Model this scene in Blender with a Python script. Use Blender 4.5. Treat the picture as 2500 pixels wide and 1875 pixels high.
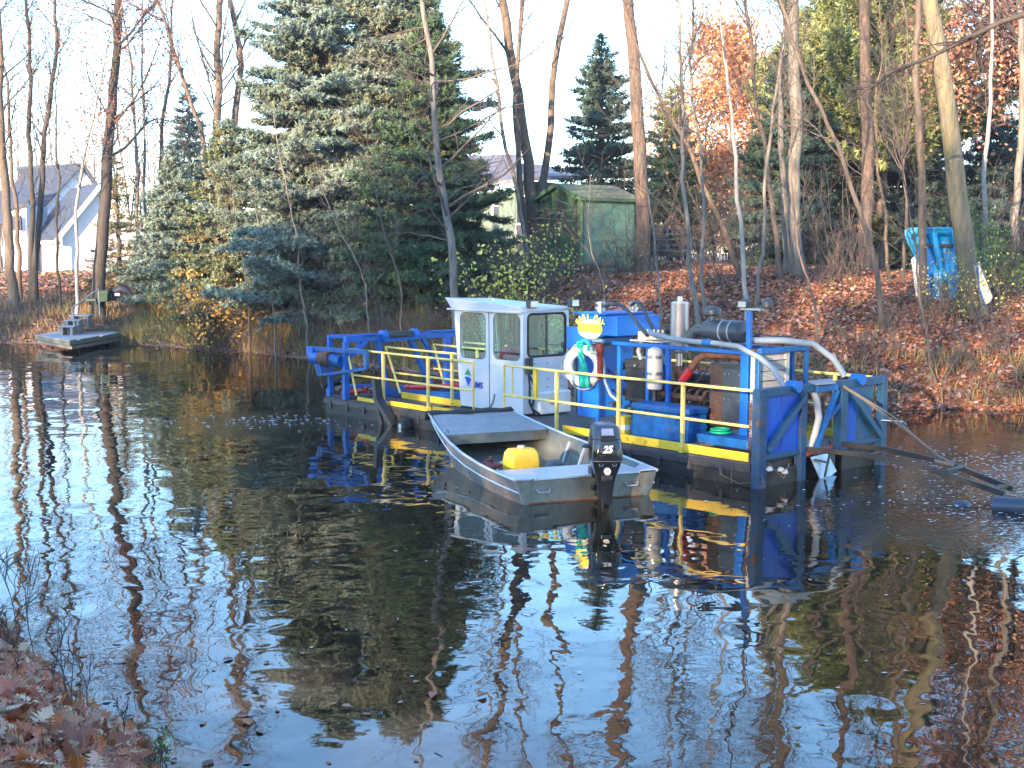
import bpy, math, random
import numpy as np
from mathutils import Vector, Matrix

# ------------------------------------------------------------------ camera, sky, sun, exposure
S = bpy.context.scene
for o in list(bpy.data.objects): bpy.data.objects.remove(o)
F, CH, HY = 3050., 3.3, 622.
PIT = math.atan((937.5-HY)/F)
cam_d = bpy.data.cameras.new('camera'); cam = bpy.data.objects.new('camera', cam_d)
S.collection.objects.link(cam); S.camera = cam
cam.location = (0, 0, CH); cam.rotation_euler = (math.pi/2-PIT, 0, 0)
cam_d.sensor_width = 36; cam_d.lens = F/2500*36; cam_d.clip_start = .1; cam_d.clip_end = 3000

SUN_EL, SUN_AZ = math.radians(9.5), math.radians(208)      # azimuth clockwise from +Y: behind the camera, to the left
W = bpy.data.worlds.new('World'); S.world = W; W.use_nodes = True
nt = W.node_tree; nt.nodes.clear()
sky = nt.nodes.new('ShaderNodeTexSky'); sky.sky_type = 'NISHITA'; sky.sun_disc = False
sky.sun_elevation = SUN_EL; sky.sun_rotation = SUN_AZ; sky.air_density = 1.0; sky.dust_density = .3; sky.ozone_density = 3.2
bg = nt.nodes.new('ShaderNodeBackground'); bg.inputs[1].default_value = .15
wo = nt.nodes.new('ShaderNodeOutputWorld'); nt.links.new(sky.outputs[0], bg.inputs[0]); nt.links.new(bg.outputs[0], wo.inputs[0])
sd = bpy.data.lights.new('sun', 'SUN'); sd.energy = 3.0; sd.angle = math.radians(.5); sd.color = (1, .72, .45)
so = bpy.data.objects.new('sun', sd); S.collection.objects.link(so); so.location = (-20, -30, 40)
sv = Vector((math.sin(SUN_AZ)*math.cos(SUN_EL), math.cos(SUN_AZ)*math.cos(SUN_EL), math.sin(SUN_EL)))
so.rotation_euler = sv.to_track_quat('Z', 'Y').to_euler()
S.view_settings.view_transform = 'Standard'; S.view_settings.look = 'None'
S.view_settings.exposure = 2.95; S.view_settings.gamma = 1.0
S.cycles.max_bounces = 6; S.cycles.diffuse_bounces = 2; S.cycles.glossy_bounces = 3; S.cycles.transparent_max_bounces = 12
S.cycles.transmission_bounces = 3; S.cycles.caustics_reflective = False; S.cycles.caustics_refractive = False

rng = np.random.default_rng(7); random.seed(7)
C, Sn = math.cos(PIT), math.sin(PIT)
def ray(px, py):
    a = (px-1250)/F; b = (937.5-py)/F
    return a, C+b*Sn, -Sn+b*C
def D(px, py, Y):                      # point of the place seen at (px,py) at distance Y
    a, b, c = ray(px, py); t = Y/b
    return Vector((a*t, Y, CH+c*t))
def P(px, py, z=0.):
    a, b, c = ray(px, py); t = (z-CH)/c
    return Vector((a*t, b*t, z))

# ------------------------------------------------------------------ materials
def L(nt, a, b): nt.links.new(a, b)
def mat(name, col, rough=.6, metal=0., var=.25, scale=6., bump=.0, bscale=40., col2=None, thr=.55, spec=.5, coat=0., attr=False, soft=.15, stretch=None, transl=0.):
    m = bpy.data.materials.new(name); m.use_nodes = True; n = m.node_tree; n.nodes.clear()
    out = n.nodes.new('ShaderNodeOutputMaterial'); b = n.nodes.new('ShaderNodeBsdfPrincipled')
    b.inputs['Roughness'].default_value = rough; b.inputs['Metallic'].default_value = metal
    b.inputs['Specular IOR Level'].default_value = spec; b.inputs['Coat Weight'].default_value = coat
    tc = n.nodes.new('ShaderNodeTexCoord'); src = tc.outputs['Object']
    if stretch:
        mp = n.nodes.new('ShaderNodeMapping'); mp.inputs['Scale'].default_value = stretch; L(n, src, mp.inputs[0]); src = mp.outputs[0]
    nz = n.nodes.new('ShaderNodeTexNoise'); nz.inputs['Scale'].default_value = scale; nz.inputs['Detail'].default_value = 5; nz.inputs['Roughness'].default_value = .65
    L(n, src, nz.inputs['Vector'])
    mx = n.nodes.new('ShaderNodeMix'); mx.data_type = 'RGBA'
    mr = n.nodes.new('ShaderNodeMapRange'); mr.inputs[1].default_value = .3; mr.inputs[2].default_value = .7
    L(n, nz.outputs['Fac'], mr.inputs[0]); L(n, mr.outputs[0], mx.inputs[0])
    lo = [c*(1-var) for c in col]+[1]; hi = [min(1, c*(1+var)) for c in col]+[1]
    mx.inputs[6].default_value = lo; mx.inputs[7].default_value = hi
    cur = mx.outputs[2]
    if attr:
        at = n.nodes.new('ShaderNodeAttribute'); at.attribute_name = 'tint'
        m2 = n.nodes.new('ShaderNodeMix'); m2.data_type = 'RGBA'; m2.blend_type = 'MULTIPLY'; m2.inputs[0].default_value = 1
        L(n, cur, m2.inputs[6]); L(n, at.outputs['Color'], m2.inputs[7]); cur = m2.outputs[2]
    if col2:
        n2 = n.nodes.new('ShaderNodeTexNoise'); n2.inputs['Scale'].default_value = scale*.55; n2.inputs['Detail'].default_value = 8; n2.inputs['Roughness'].default_value = .7
        L(n, src, n2.inputs['Vector'])
        r2 = n.nodes.new('ShaderNodeMapRange'); r2.inputs[1].default_value = thr; r2.inputs[2].default_value = thr+soft; L(n, n2.outputs['Fac'], r2.inputs[0])
        m3 = n.nodes.new('ShaderNodeMix'); m3.data_type = 'RGBA'; L(n, r2.outputs[0], m3.inputs[0]); L(n, cur, m3.inputs[6]); m3.inputs[7].default_value = list(col2)+[1]
        cur = m3.outputs[2]
    L(n, cur, b.inputs['Base Color'])
    if bump:
        n3 = n.nodes.new('ShaderNodeTexNoise'); n3.inputs['Scale'].default_value = bscale; n3.inputs['Detail'].default_value = 4; L(n, src, n3.inputs['Vector'])
        bp = n.nodes.new('ShaderNodeBump'); bp.inputs['Strength'].default_value = 1; bp.inputs['Distance'].default_value = bump
        L(n, n3.outputs['Fac'], bp.inputs['Height']); L(n, bp.outputs[0], b.inputs['Normal'])
    sh = b.outputs[0]
    if transl:
        tr = n.nodes.new('ShaderNodeBsdfTranslucent'); L(n, cur, tr.inputs[0]); ms = n.nodes.new('ShaderNodeMixShader'); ms.inputs[0].default_value = transl
        L(n, sh, ms.inputs[1]); L(n, tr.outputs[0], ms.inputs[2]); sh = ms.outputs[0]
    L(n, sh, out.inputs[0])
    return m
def glassmat(name, tint, refl=1.):
    m = bpy.data.materials.new(name); m.use_nodes = True; n = m.node_tree; n.nodes.clear()
    out = n.nodes.new('ShaderNodeOutputMaterial'); t = n.nodes.new('ShaderNodeBsdfTransparent'); t.inputs[0].default_value = list(tint)+[1]
    g = n.nodes.new('ShaderNodeBsdfGlossy'); g.inputs['Roughness'].default_value = .02; g.inputs[0].default_value = (refl, refl, refl, 1)
    f = n.nodes.new('ShaderNodeLayerWeight'); f.inputs[0].default_value = .5; p4 = n.nodes.new('ShaderNodeMath'); p4.operation = 'POWER'; p4.inputs[1].default_value = 4; ma = n.nodes.new('ShaderNodeMath'); ma.operation = 'MULTIPLY_ADD'; ma.inputs[1].default_value = .7; ma.inputs[2].default_value = .07; ms = n.nodes.new('ShaderNodeMixShader')
    L(n, f.outputs['Facing'], p4.inputs[0]); L(n, p4.outputs[0], ma.inputs[0]); L(n, ma.outputs[0], ms.inputs[0]); L(n, t.outputs[0], ms.inputs[1]); L(n, g.outputs[0], ms.inputs[2]); L(n, ms.outputs[0], out.inputs[0])
    return m
M = {}
RUST = (.16, .055, .025)
M['blue'] = mat('blue_paint', (.001, .10, .42), .42, var=.15, scale=3, col2=(.10, .10, .12), thr=.66, soft=.1)
M['blue_clean'] = mat('blue_tank_paint', (.0, .125, .50), .38, var=.12, scale=2)
M['blue_worn'] = mat('worn_blue_paint', (.002, .085, .30), .5, var=.35, scale=7, col2=(.12, .11, .12), thr=.57)
M['panel_blue'] = mat('panel_blue', (.0, .055, .36), .45, var=.2, scale=3)
M['teal'] = mat('weathered_teal_paint', (.008, .052, .12), .5, var=.4, scale=6, col2=RUST, thr=.6)
M['rusty'] = mat('rusty_post', (.008, .045, .11), .7, var=.4, scale=9, col2=(.10, .045, .03), thr=.53, bump=.002)
M['rust'] = mat('rust', (.13, .06, .035), .8, var=.5, scale=12, bump=.002)
M['yellow'] = mat('yellow_paint', (.78, .50, .035), .45, var=.14, scale=6, col2=(.38, .24, .07), thr=.64)
M['rail'] = mat('pale_yellow_paint', (.78, .58, .16), .45, var=.12, scale=8, col2=(.35, .24, .12), thr=.66)
M['white'] = mat('white_cab_paint', (.62, .62, .65), .35, var=.05, scale=2, col2=(.55, .52, .52), thr=.68, soft=.25)
M['whiteb'] = mat('white_plastic', (.82, .80, .78), .45, var=.06, scale=5)
M['hull'] = mat('hull_steel', (.022, .020, .020), .55, var=.5, scale=4, col2=(.055, .038, .028), thr=.58, bump=.003, bscale=6)
M['hull_light'] = mat('hull_band', (.050, .044, .045), .5, var=.35, scale=5, col2=(.06, .05, .05), thr=.55, bump=.002)
M['deck'] = mat('deck_plate', (.06, .058, .06), .6, var=.45, scale=6, col2=(.16, .10, .07), thr=.6)
M['black'] = mat('black_steel', (.012, .012, .015), .35, var=.4, scale=8)
M['rubber'] = mat('black_rubber', (.018, .018, .022), .6, var=.3, scale=10)
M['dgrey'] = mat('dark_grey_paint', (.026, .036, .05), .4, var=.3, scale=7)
M['engine'] = mat('greasy_engine', (.02, .019, .02), .45, var=.7, scale=12, col2=(.09, .05, .03), thr=.58)
M['steel'] = mat('steel', (.45, .44, .45), .3, 1., var=.2, scale=8)
M['stack'] = mat('brushed_stack', (.62, .58, .57), .33, .85, var=.12, scale=3, col2=(.35, .26, .2), thr=.66)
M['alu'] = mat('weathered_aluminium', (.17, .18, .165), .42, .4, var=.25, scale=4, col2=(.13, .105, .075), thr=.5, bump=.0015, bscale=9)
M['alu_l'] = mat('bright_aluminium', (.52, .56, .62), .36, .5, var=.12, scale=5, col2=(.35, .35, .36), thr=.6)
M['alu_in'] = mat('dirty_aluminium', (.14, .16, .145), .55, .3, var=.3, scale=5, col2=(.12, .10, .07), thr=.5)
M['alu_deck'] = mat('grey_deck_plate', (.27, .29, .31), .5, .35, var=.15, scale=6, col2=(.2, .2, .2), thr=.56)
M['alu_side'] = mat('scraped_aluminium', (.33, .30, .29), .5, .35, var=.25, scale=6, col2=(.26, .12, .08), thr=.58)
M['cream'] = mat('cream_canister', (.55, .48, .40), .45, var=.1, scale=4)
M['red'] = mat('red_paint', (.42, .015, .02), .35, var=.2, scale=5)
M['red_old'] = mat('faded_red', (.24, .035, .03), .55, var=.3, scale=9)
M['hose'] = mat('grey_hose', (.17, .22, .27), .5, var=.12, scale=4)
M['hose_w'] = mat('pale_hose', (.38, .38, .38), .5, var=.15, scale=4)
M['rope'] = mat('rope', (.14, .12, .10), .8, var=.3, scale=30)
M['net'] = mat('green_cloth', (.0, .38, .30), .6, var=.3, scale=20)
M['ob_black'] = mat('outboard_black', (.008, .009, .012), .18, var=.2, scale=3, coat=.4)
M['ob_grey'] = mat('outboard_grey', (.035, .048, .075), .35, var=.15, scale=3)
M['ob_panel'] = mat('outboard_badge_panel', (.30, .31, .40), .35, var=.08, scale=5)
M['jug'] = mat('yellow_jug', (.78, .48, .03), .4, var=.1, scale=4, col2=(.55, .36, .12), thr=.62)
M['green_pl'] = mat('green_plastic', (.0, .3, .16), .5)
M['shirt'] = mat('maroon_shirt', (.26, .02, .075), .8, var=.2, scale=12)
M['skin'] = mat('skin', (.42, .22, .15), .55, var=.1)
M['cap'] = mat('grey_cap', (.06, .075, .07), .8, var=.2, scale=20)
M['hair'] = mat('grey_hair', (.12, .11, .10), .8)
M['glass'] = glassmat('tinted_glass', (.60, .80, .78))
M['ggreen'] = mat('logo_green', (.01, .25, .12), .4); M['gblue'] = mat('logo_blue', (.01, .05, .42), .4)
M['letter'] = mat('letter_yellow', (.78, .68, .12), .45, var=.08, scale=20)
M['sun_y'] = mat('emblem_yellow', (.9, .78, .04), .4, var=.1, scale=6, col2=(.9, .5, .06), thr=.55)
M['pale'] = mat('emblem_pale', (.78, .76, .55), .45)
M['ink'] = mat('black_ink', (.02, .015, .01), .6)
M['silver'] = mat('silver_fin', (.42, .55, .72), .3, .3, var=.15, scale=5)
BST = (1, 1, .18)
M['bark'] = mat('bark_brown', (.105, .078, .060), .85, var=.35, scale=14, bump=.03, bscale=22, col2=(.16, .14, .11), thr=.55, stretch=BST)
M['bark_d'] = mat('bark_dark', (.046, .040, .037), .85, var=.5, scale=14, bump=.03, bscale=22, stretch=BST)
M['bark_g'] = mat('bark_grey', (.155, .143, .13), .8, var=.4, scale=12, bump=.02, bscale=26, col2=(.07, .062, .055), thr=.52, stretch=BST)
M['bark_w'] = mat('bark_birch', (.24, .235, .23), .7, var=.12, scale=5, col2=(.10, .09, .08), thr=.62, soft=.06, stretch=(1, 1, 2.2))
M['bark_m'] = mat('bark_mossy', (.13, .115, .08), .85, var=.45, scale=9, bump=.03, bscale=20, col2=(.19, .17, .075), thr=.5, stretch=BST)
M['bark_r'] = mat('bark_reddish', (.11, .078, .064), .85, var=.55, scale=12, bump=.035, bscale=20, stretch=BST)
M['bark_o'] = mat('bark_tan', (.105, .083, .067), .85, var=.5, scale=12, bump=.02, bscale=22, stretch=BST)
M['twig'] = mat('twig_grey', (.095, .078, .07), .8, var=.3, scale=5)
M['twig_d'] = mat('twig_dark', (.055, .044, .042), .8, var=.3, scale=5)
M['twig_p'] = mat('twig_pinkish', (.13, .088, .075), .8, var=.3, scale=5)
M['leaf'] = mat('leaf', (1, 1, 1), .6, var=.12, scale=8, attr=True, transl=.3)
M['needle'] = mat('needle', (1, 1, 1), .7, var=.15, scale=2.5, attr=True, transl=.12, spec=.2)
M['litter'] = mat('leaf_litter', (1, 1, 1), .65, var=.15, scale=9, attr=True, transl=.12)
M['grass'] = mat('grass_blades', (1, 1, 1), .65, var=.12, scale=3, attr=True, transl=.25)
M['siding_w'] = mat('white_siding', (.74, .74, .78), .6, var=.04, scale=1)
M['siding_p'] = mat('pale_siding', (.62, .58, .58), .6, var=.06, scale=1)
M['roof_d'] = mat('dark_shingles', (.035, .05, .085), .8, var=.3, scale=3)
M['roof_g'] = mat('grey_shingles', (.14, .14, .17), .8, var=.2, scale=3)
M['siding_g'] = mat('green_grey_siding', (.12, .17, .15), .6, var=.1, scale=2)
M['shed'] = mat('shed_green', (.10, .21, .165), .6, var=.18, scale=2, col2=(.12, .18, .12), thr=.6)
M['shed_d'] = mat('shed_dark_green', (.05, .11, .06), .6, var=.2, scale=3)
M['shed_r'] = mat('mossy_shed_roof', (.14, .155, .08), .8, var=.4, scale=6, col2=(.22, .16, .12), thr=.56)
M['boat_b'] = mat('blue_plastic', (.0, .25, .56), .35, var=.15, scale=3, col2=(.01, .07, .16), thr=.63)
M['concrete'] = mat('concrete', (.34, .34, .35), .8, var=.15, scale=3)
M['wood_g'] = mat('grey_wood', (.27, .25, .22), .8, var=.2, scale=6)
M['mossw'] = mat('mossy_dock', (.19, .19, .14), .8, var=.3, scale=6)
M['bench'] = mat('green_bench', (.03, .075, .04), .6, var=.15)
M['stone'] = mat('stone', (.26, .24, .23), .8, var=.3, scale=5)
M['wrap'] = mat('dark_tarp', (.03, .035, .05), .6)

# ------------------------------------------------------------------ mesh helpers
COL = S.collection
def tag(o, label=None, cat=None, group=None, kind=None):
    if label: o['label'] = label
    if cat: o['category'] = cat
    if group: o['group'] = group
    if kind: o['kind'] = kind
    return o
def empty(name, loc=(0, 0, 0), rz=0., rx=0.):
    o = bpy.data.objects.new(name, None); COL.objects.link(o); o.location = loc; o.rotation_euler = (rx, 0, rz); o.empty_display_size = .2
    return o
class MB:
    def __init__(s): s.v = []; s.f = []; s.ch = []
    def add(s, v, f):
        k = len(s.v); s.ch.append(([tuple(a) for a in v], [list(q) for q in f])); s.v += s.ch[-1][0]; s.f += [[i+k for i in q] for q in f]; return s
    def each(s, *a, **k):                     # every added piece becomes an object of its own
        for v, f in s.ch: o = MB().add(v, f).build(*a, **k)
        return o
    def box(s, a, b):
        x0, y0, z0 = a; x1, y1, z1 = b
        return s.add([(x0, y0, z0), (x1, y0, z0), (x1, y1, z0), (x0, y1, z0), (x0, y0, z1), (x1, y0, z1), (x1, y1, z1), (x0, y1, z1)],
              [(0, 3, 2, 1), (4, 5, 6, 7), (0, 1, 5, 4), (1, 2, 6, 5), (2, 3, 7, 6), (3, 0, 4, 7)])
    def beam(s, p, q, w, h=None, up=(0, 0, 1)):
        h = h or w; p = Vector(p); q = Vector(q); d = (q-p).normalized(); u = Vector(up)
        if abs(d.dot(u)) > .95: u = Vector((0, 1, 0))
        a = d.cross(u).normalized()*w/2; b = a.cross(d).normalized()*h/2
        v = [p-a-b, p+a-b, p+a+b, p-a+b, q-a-b, q+a-b, q+a+b, q-a+b]
        return s.add(v, [(0, 1, 2, 3), (7, 6, 5, 4), (0, 4, 5, 1), (1, 5, 6, 2), (2, 6, 7, 3), (3, 7, 4, 0)])
    def tube(s, pts, r, n=8, caps=True):
        pts = [Vector(p) for p in pts]; m = len(pts); rs = r if isinstance(r, (list, tuple)) else [r]*m
        ref = None; v = []; f = []
        for i, p in enumerate(pts):
            t = (pts[min(i+1, m-1)]-pts[max(i-1, 0)]).normalized()
            if ref is None:
                ref = Vector((0, 0, 1)) if abs(t.z) < .9 else Vector((1, 0, 0))
            a = t.cross(ref)
            a = a.normalized() if a.length > 1e-4 else Vector((1, 0, 0)); b = t.cross(a); ref = -b
            ref = a.cross(t)
            for k in range(n):
                an = 2*math.pi*k/n; v.append(p+(a*math.cos(an)+ref*math.sin(an))*rs[i])
        for i in range(m-1):
            for k in range(n): f.append((i*n+k, i*n+(k+1) % n, (i+1)*n+(k+1) % n, (i+1)*n+k))
        if caps: f.append(tuple(range(n))[::-1]); f.append(tuple((m-1)*n+k for k in range(n)))
        return s.add(v, f)
    def cyl(s, p, q, r, n=20, r2=None): return s.tube([p, q], [r, r if r2 is None else r2], n)
    def lathe(s, c, prof, n=20, axis='z'):
        v = []; f = []
        for (r, h) in prof:
            for k in range(n):
                a = 2*math.pi*k/n; x, y = r*math.cos(a), r*math.sin(a)
                v.append({'z': (c[0]+x, c[1]+y, c[2]+h), 'y': (c[0]+x, c[1]+h, c[2]+y), 'x': (c[0]+h, c[1]+x, c[2]+y)}[axis])
        m = len(prof)
        for i in range(m-1):
            for k in range(n): f.append((i*n+k, i*n+(k+1) % n, (i+1)*n+(k+1) % n, (i+1)*n+k))
        f.append(tuple(range(n))[::-1]); f.append(tuple((m-1)*n+k for k in range(n)))
        return s.add(v, f)
    def prism(s, poly, off):                  # poly: 3-D outline, off: extrusion vector
        n = len(poly); o = Vector(off); v = [Vector(p) for p in poly]; v += [p+o for p in v]
        return s.add(v, [tuple(range(n))[::-1], tuple(range(n, 2*n))]+[(i, (i+1) % n, n+(i+1) % n, n+i) for i in range(n)])
    def torus(s, c, R, r, ax, n=36, k=12):
        ax = Vector(ax).normalized(); u = ax.orthogonal().normalized(); w = ax.cross(u)
        v = []; f = []
        for i in range(n):
            a = 2*math.pi*i/n; d = u*math.cos(a)+w*math.sin(a); p = Vector(c)+d*R
            for j in range(k):
                b = 2*math.pi*j/k; v.append(p+(d*math.cos(b)+ax*math.sin(b))*r)
        for i in range(n):
            for j in range(k): f.append((i*k+j, ((i+1) % n)*k+j, ((i+1) % n)*k+(j+1) % k, i*k+(j+1) % k))
        return s.add(v, f)
    def mesh(s, name, m, smooth=False):
        me = bpy.data.meshes.new(name); me.from_pydata(s.v, [], s.f); me.materials.append(m)
        if smooth: me.shade_smooth()
        me.update(); return me
    def build(s, name, m, parent=None, smooth=False, bevel=0.):
        me = s.mesh(name, m, smooth)
        o = bpy.data.objects.new(name, me); COL.objects.link(o); o.parent = parent
        if bevel:
            b = o.modifiers.new('bevel', 'BEVEL'); b.width = bevel; b.segments = 2; b.limit_method = 'ANGLE'; b.angle_limit = math.radians(35); b.harden_normals = False
        if smooth and bevel == 0:
            es = o.modifiers.new('split', 'EDGE_SPLIT'); es.split_angle = math.radians(45)
        return o
def np_mesh(name, V, Fc, m, parent=None, tint=None, smooth=False):
    """V (n,3); Fc (k,3) or (k,4) index array, or list of such arrays; tint (n,3) per vertex"""
    me = bpy.data.meshes.new(name); V = np.asarray(V, np.float32)
    Fl = Fc if isinstance(Fc, list) else [Fc]
    me.vertices.add(len(V)); me.vertices.foreach_set('co', V.ravel())
    tot = np.concatenate([np.full(len(a), a.shape[1]) for a in Fl]); idx = np.concatenate([a.ravel() for a in Fl])
    me.loops.add(len(idx)); me.loops.foreach_set('vertex_index', idx.astype(np.int32))
    st = np.concatenate([[0], np.cumsum(tot)[:-1]]); me.polygons.add(len(tot))
    me.polygons.foreach_set('loop_start', st.astype(np.int32)); me.polygons.foreach_set('loop_total', tot.astype(np.int32))
    if smooth: me.polygons.foreach_set('use_smooth', np.ones(len(tot), bool))
    me.materials.append(m); me.update(calc_edges=True)
    if tint is not None:
        at = me.color_attributes.new('tint', 'FLOAT_COLOR', 'POINT')
        c = np.ones((len(V), 4), np.float32); c[:, :3] = tint; at.data.foreach_set('color', c.ravel())
    o = bpy.data.objects.new(name, me); COL.objects.link(o); o.parent = parent
    return o
def text(name, s, size, m, parent, mtx, depth=.004, bold=0., shear=0.):
    cu = bpy.data.curves.new(name, 'FONT'); cu.body = s; cu.size = size; cu.align_x = 'CENTER'; cu.align_y = 'CENTER'; cu.extrude = depth; cu.offset = bold; cu.shear = shear
    t = bpy.data.objects.new('tmp', cu); COL.objects.link(t); bpy.context.view_layer.update()
    me = bpy.data.meshes.new_from_object(t.evaluated_get(bpy.context.evaluated_depsgraph_get())); bpy.data.objects.remove(t)
    me.transform(mtx); me.materials.clear(); me.materials.append(m)
    o = bpy.data.objects.new(name, me); COL.objects.link(o); o.parent = parent
    return o
def frame_mtx(o, right, up):
    r = Vector(right).normalized(); u = Vector(up).normalized(); n = r.cross(u)
    return Matrix(((r.x, u.x, n.x, o[0]), (r.y, u.y, n.y, o[1]), (r.z, u.z, n.z, o[2]), (0, 0, 0, 1)))

# ------------------------------------------------------------------ terrain
SH = [(-200, 50), (-40, 47.5), (-23.8, 47.0), (-18.9, 46.8), (-16.2, 46.4), (-14.9, 46.6), (-13.4, 45.6), (-9.1, 42.6), (-6.4, 39.6), (-2, 34.5), (3, 30), (7.9, 26.6), (10.9, 26.4), (20, 27), (60, 30), (200, 30)]
SX = np.array([a for a, b in SH], float); SY = np.array([b for a, b in SH], float)
PLX = np.array([-200, -30, -14, -5, 3, 9, 14, 25, 200.]); PLZ = np.array([2.1, 2.1, 2.2, 2.7, 3.05, 2.95, 2.75, 2.7, 2.7])
def vnoise(x, y, f, seed=0):
    s = 0
    for k in range(4):
        a = f*(1.7**k); s = s+np.sin(x*a*1.3+y*a*.7+seed+k*1.7)*np.cos(y*a*1.1-x*a*.5+seed*2+k)/(1.5**k)
    return s
def shore(x):
    x = np.asarray(x, float); return np.interp(x, SX, SY)+.16*vnoise(x, x*0, .6, 3)
def ground(x, y):
    x = np.asarray(x, float); y = np.asarray(y, float)
    d = y-shore(x); pl = np.interp(x, PLX, PLZ)
    zf = np.where(d > 0, pl*(1-np.exp(-np.maximum(d, 0)/5.0)), np.maximum(d*.25, -1.2))
    zf = zf+np.clip(d/4, 0, 1)*.09*vnoise(x, y, .55)
    dn = (x+2.44)*(-.814)+(y-7.78)*(-.58)+.12*vnoise(x, y, .9, 5)
    zn = np.where(dn > 0, 1.9*(1-np.exp(-np.maximum(dn, 0)/1.7)), np.maximum(dn*.35, -1.2))
    zn = zn+np.clip(dn/2, 0, 1)*.05*vnoise(x, y, 1.6)
    return np.where(y > 20, zf, zn)
def gz(x, y): return float(ground(x, y))
def grid(name, xs, ys, m):
    X, Y = np.meshgrid(xs, ys); Z = ground(X, Y); nx, ny = len(xs), len(ys)
    i = np.arange(nx*ny).reshape(ny, nx); q = np.stack([i[:-1, :-1], i[:-1, 1:], i[1:, 1:], i[1:, :-1]], -1).reshape(-1, 4)
    return np_mesh(name, np.stack([X, Y, Z], -1).reshape(-1, 3), q, m, smooth=True)
def ground_mat(name, c1, c2, c3):
    m = mat(name, c1, .9, var=.5, scale=1.2, col2=c2, thr=.5, bump=.05, bscale=5); return m
M['ground_far'] = ground_mat('leafy_soil', (.20, .13, .105), (.12, .085, .06), None)
M['ground_near'] = ground_mat('near_soil', (.10, .05, .035), (.05, .03, .02), None)
xs = np.concatenate([np.linspace(-600, -45, 24), np.arange(-44, 40, .4), np.linspace(41, 600, 24)])
ys = np.concatenate([np.arange(22, 62, .4), np.linspace(63, 120, 30), np.linspace(130, 1500, 20)])
tag(grid('ground', xs, ys, M['ground_far']), kind='structure')
near = tag(grid('near_bank', np.concatenate([np.arange(-70, -14, 1.), np.arange(-14, 12, .12), np.arange(12, 60, 1.5)]), np.arange(-9, 19.9, .12), M['ground_near']), kind='structure')
tag(grid('back_ground', np.linspace(-300, 300, 60), np.linspace(-300, -9, 40), M['ground_near']), kind='structure')

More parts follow.
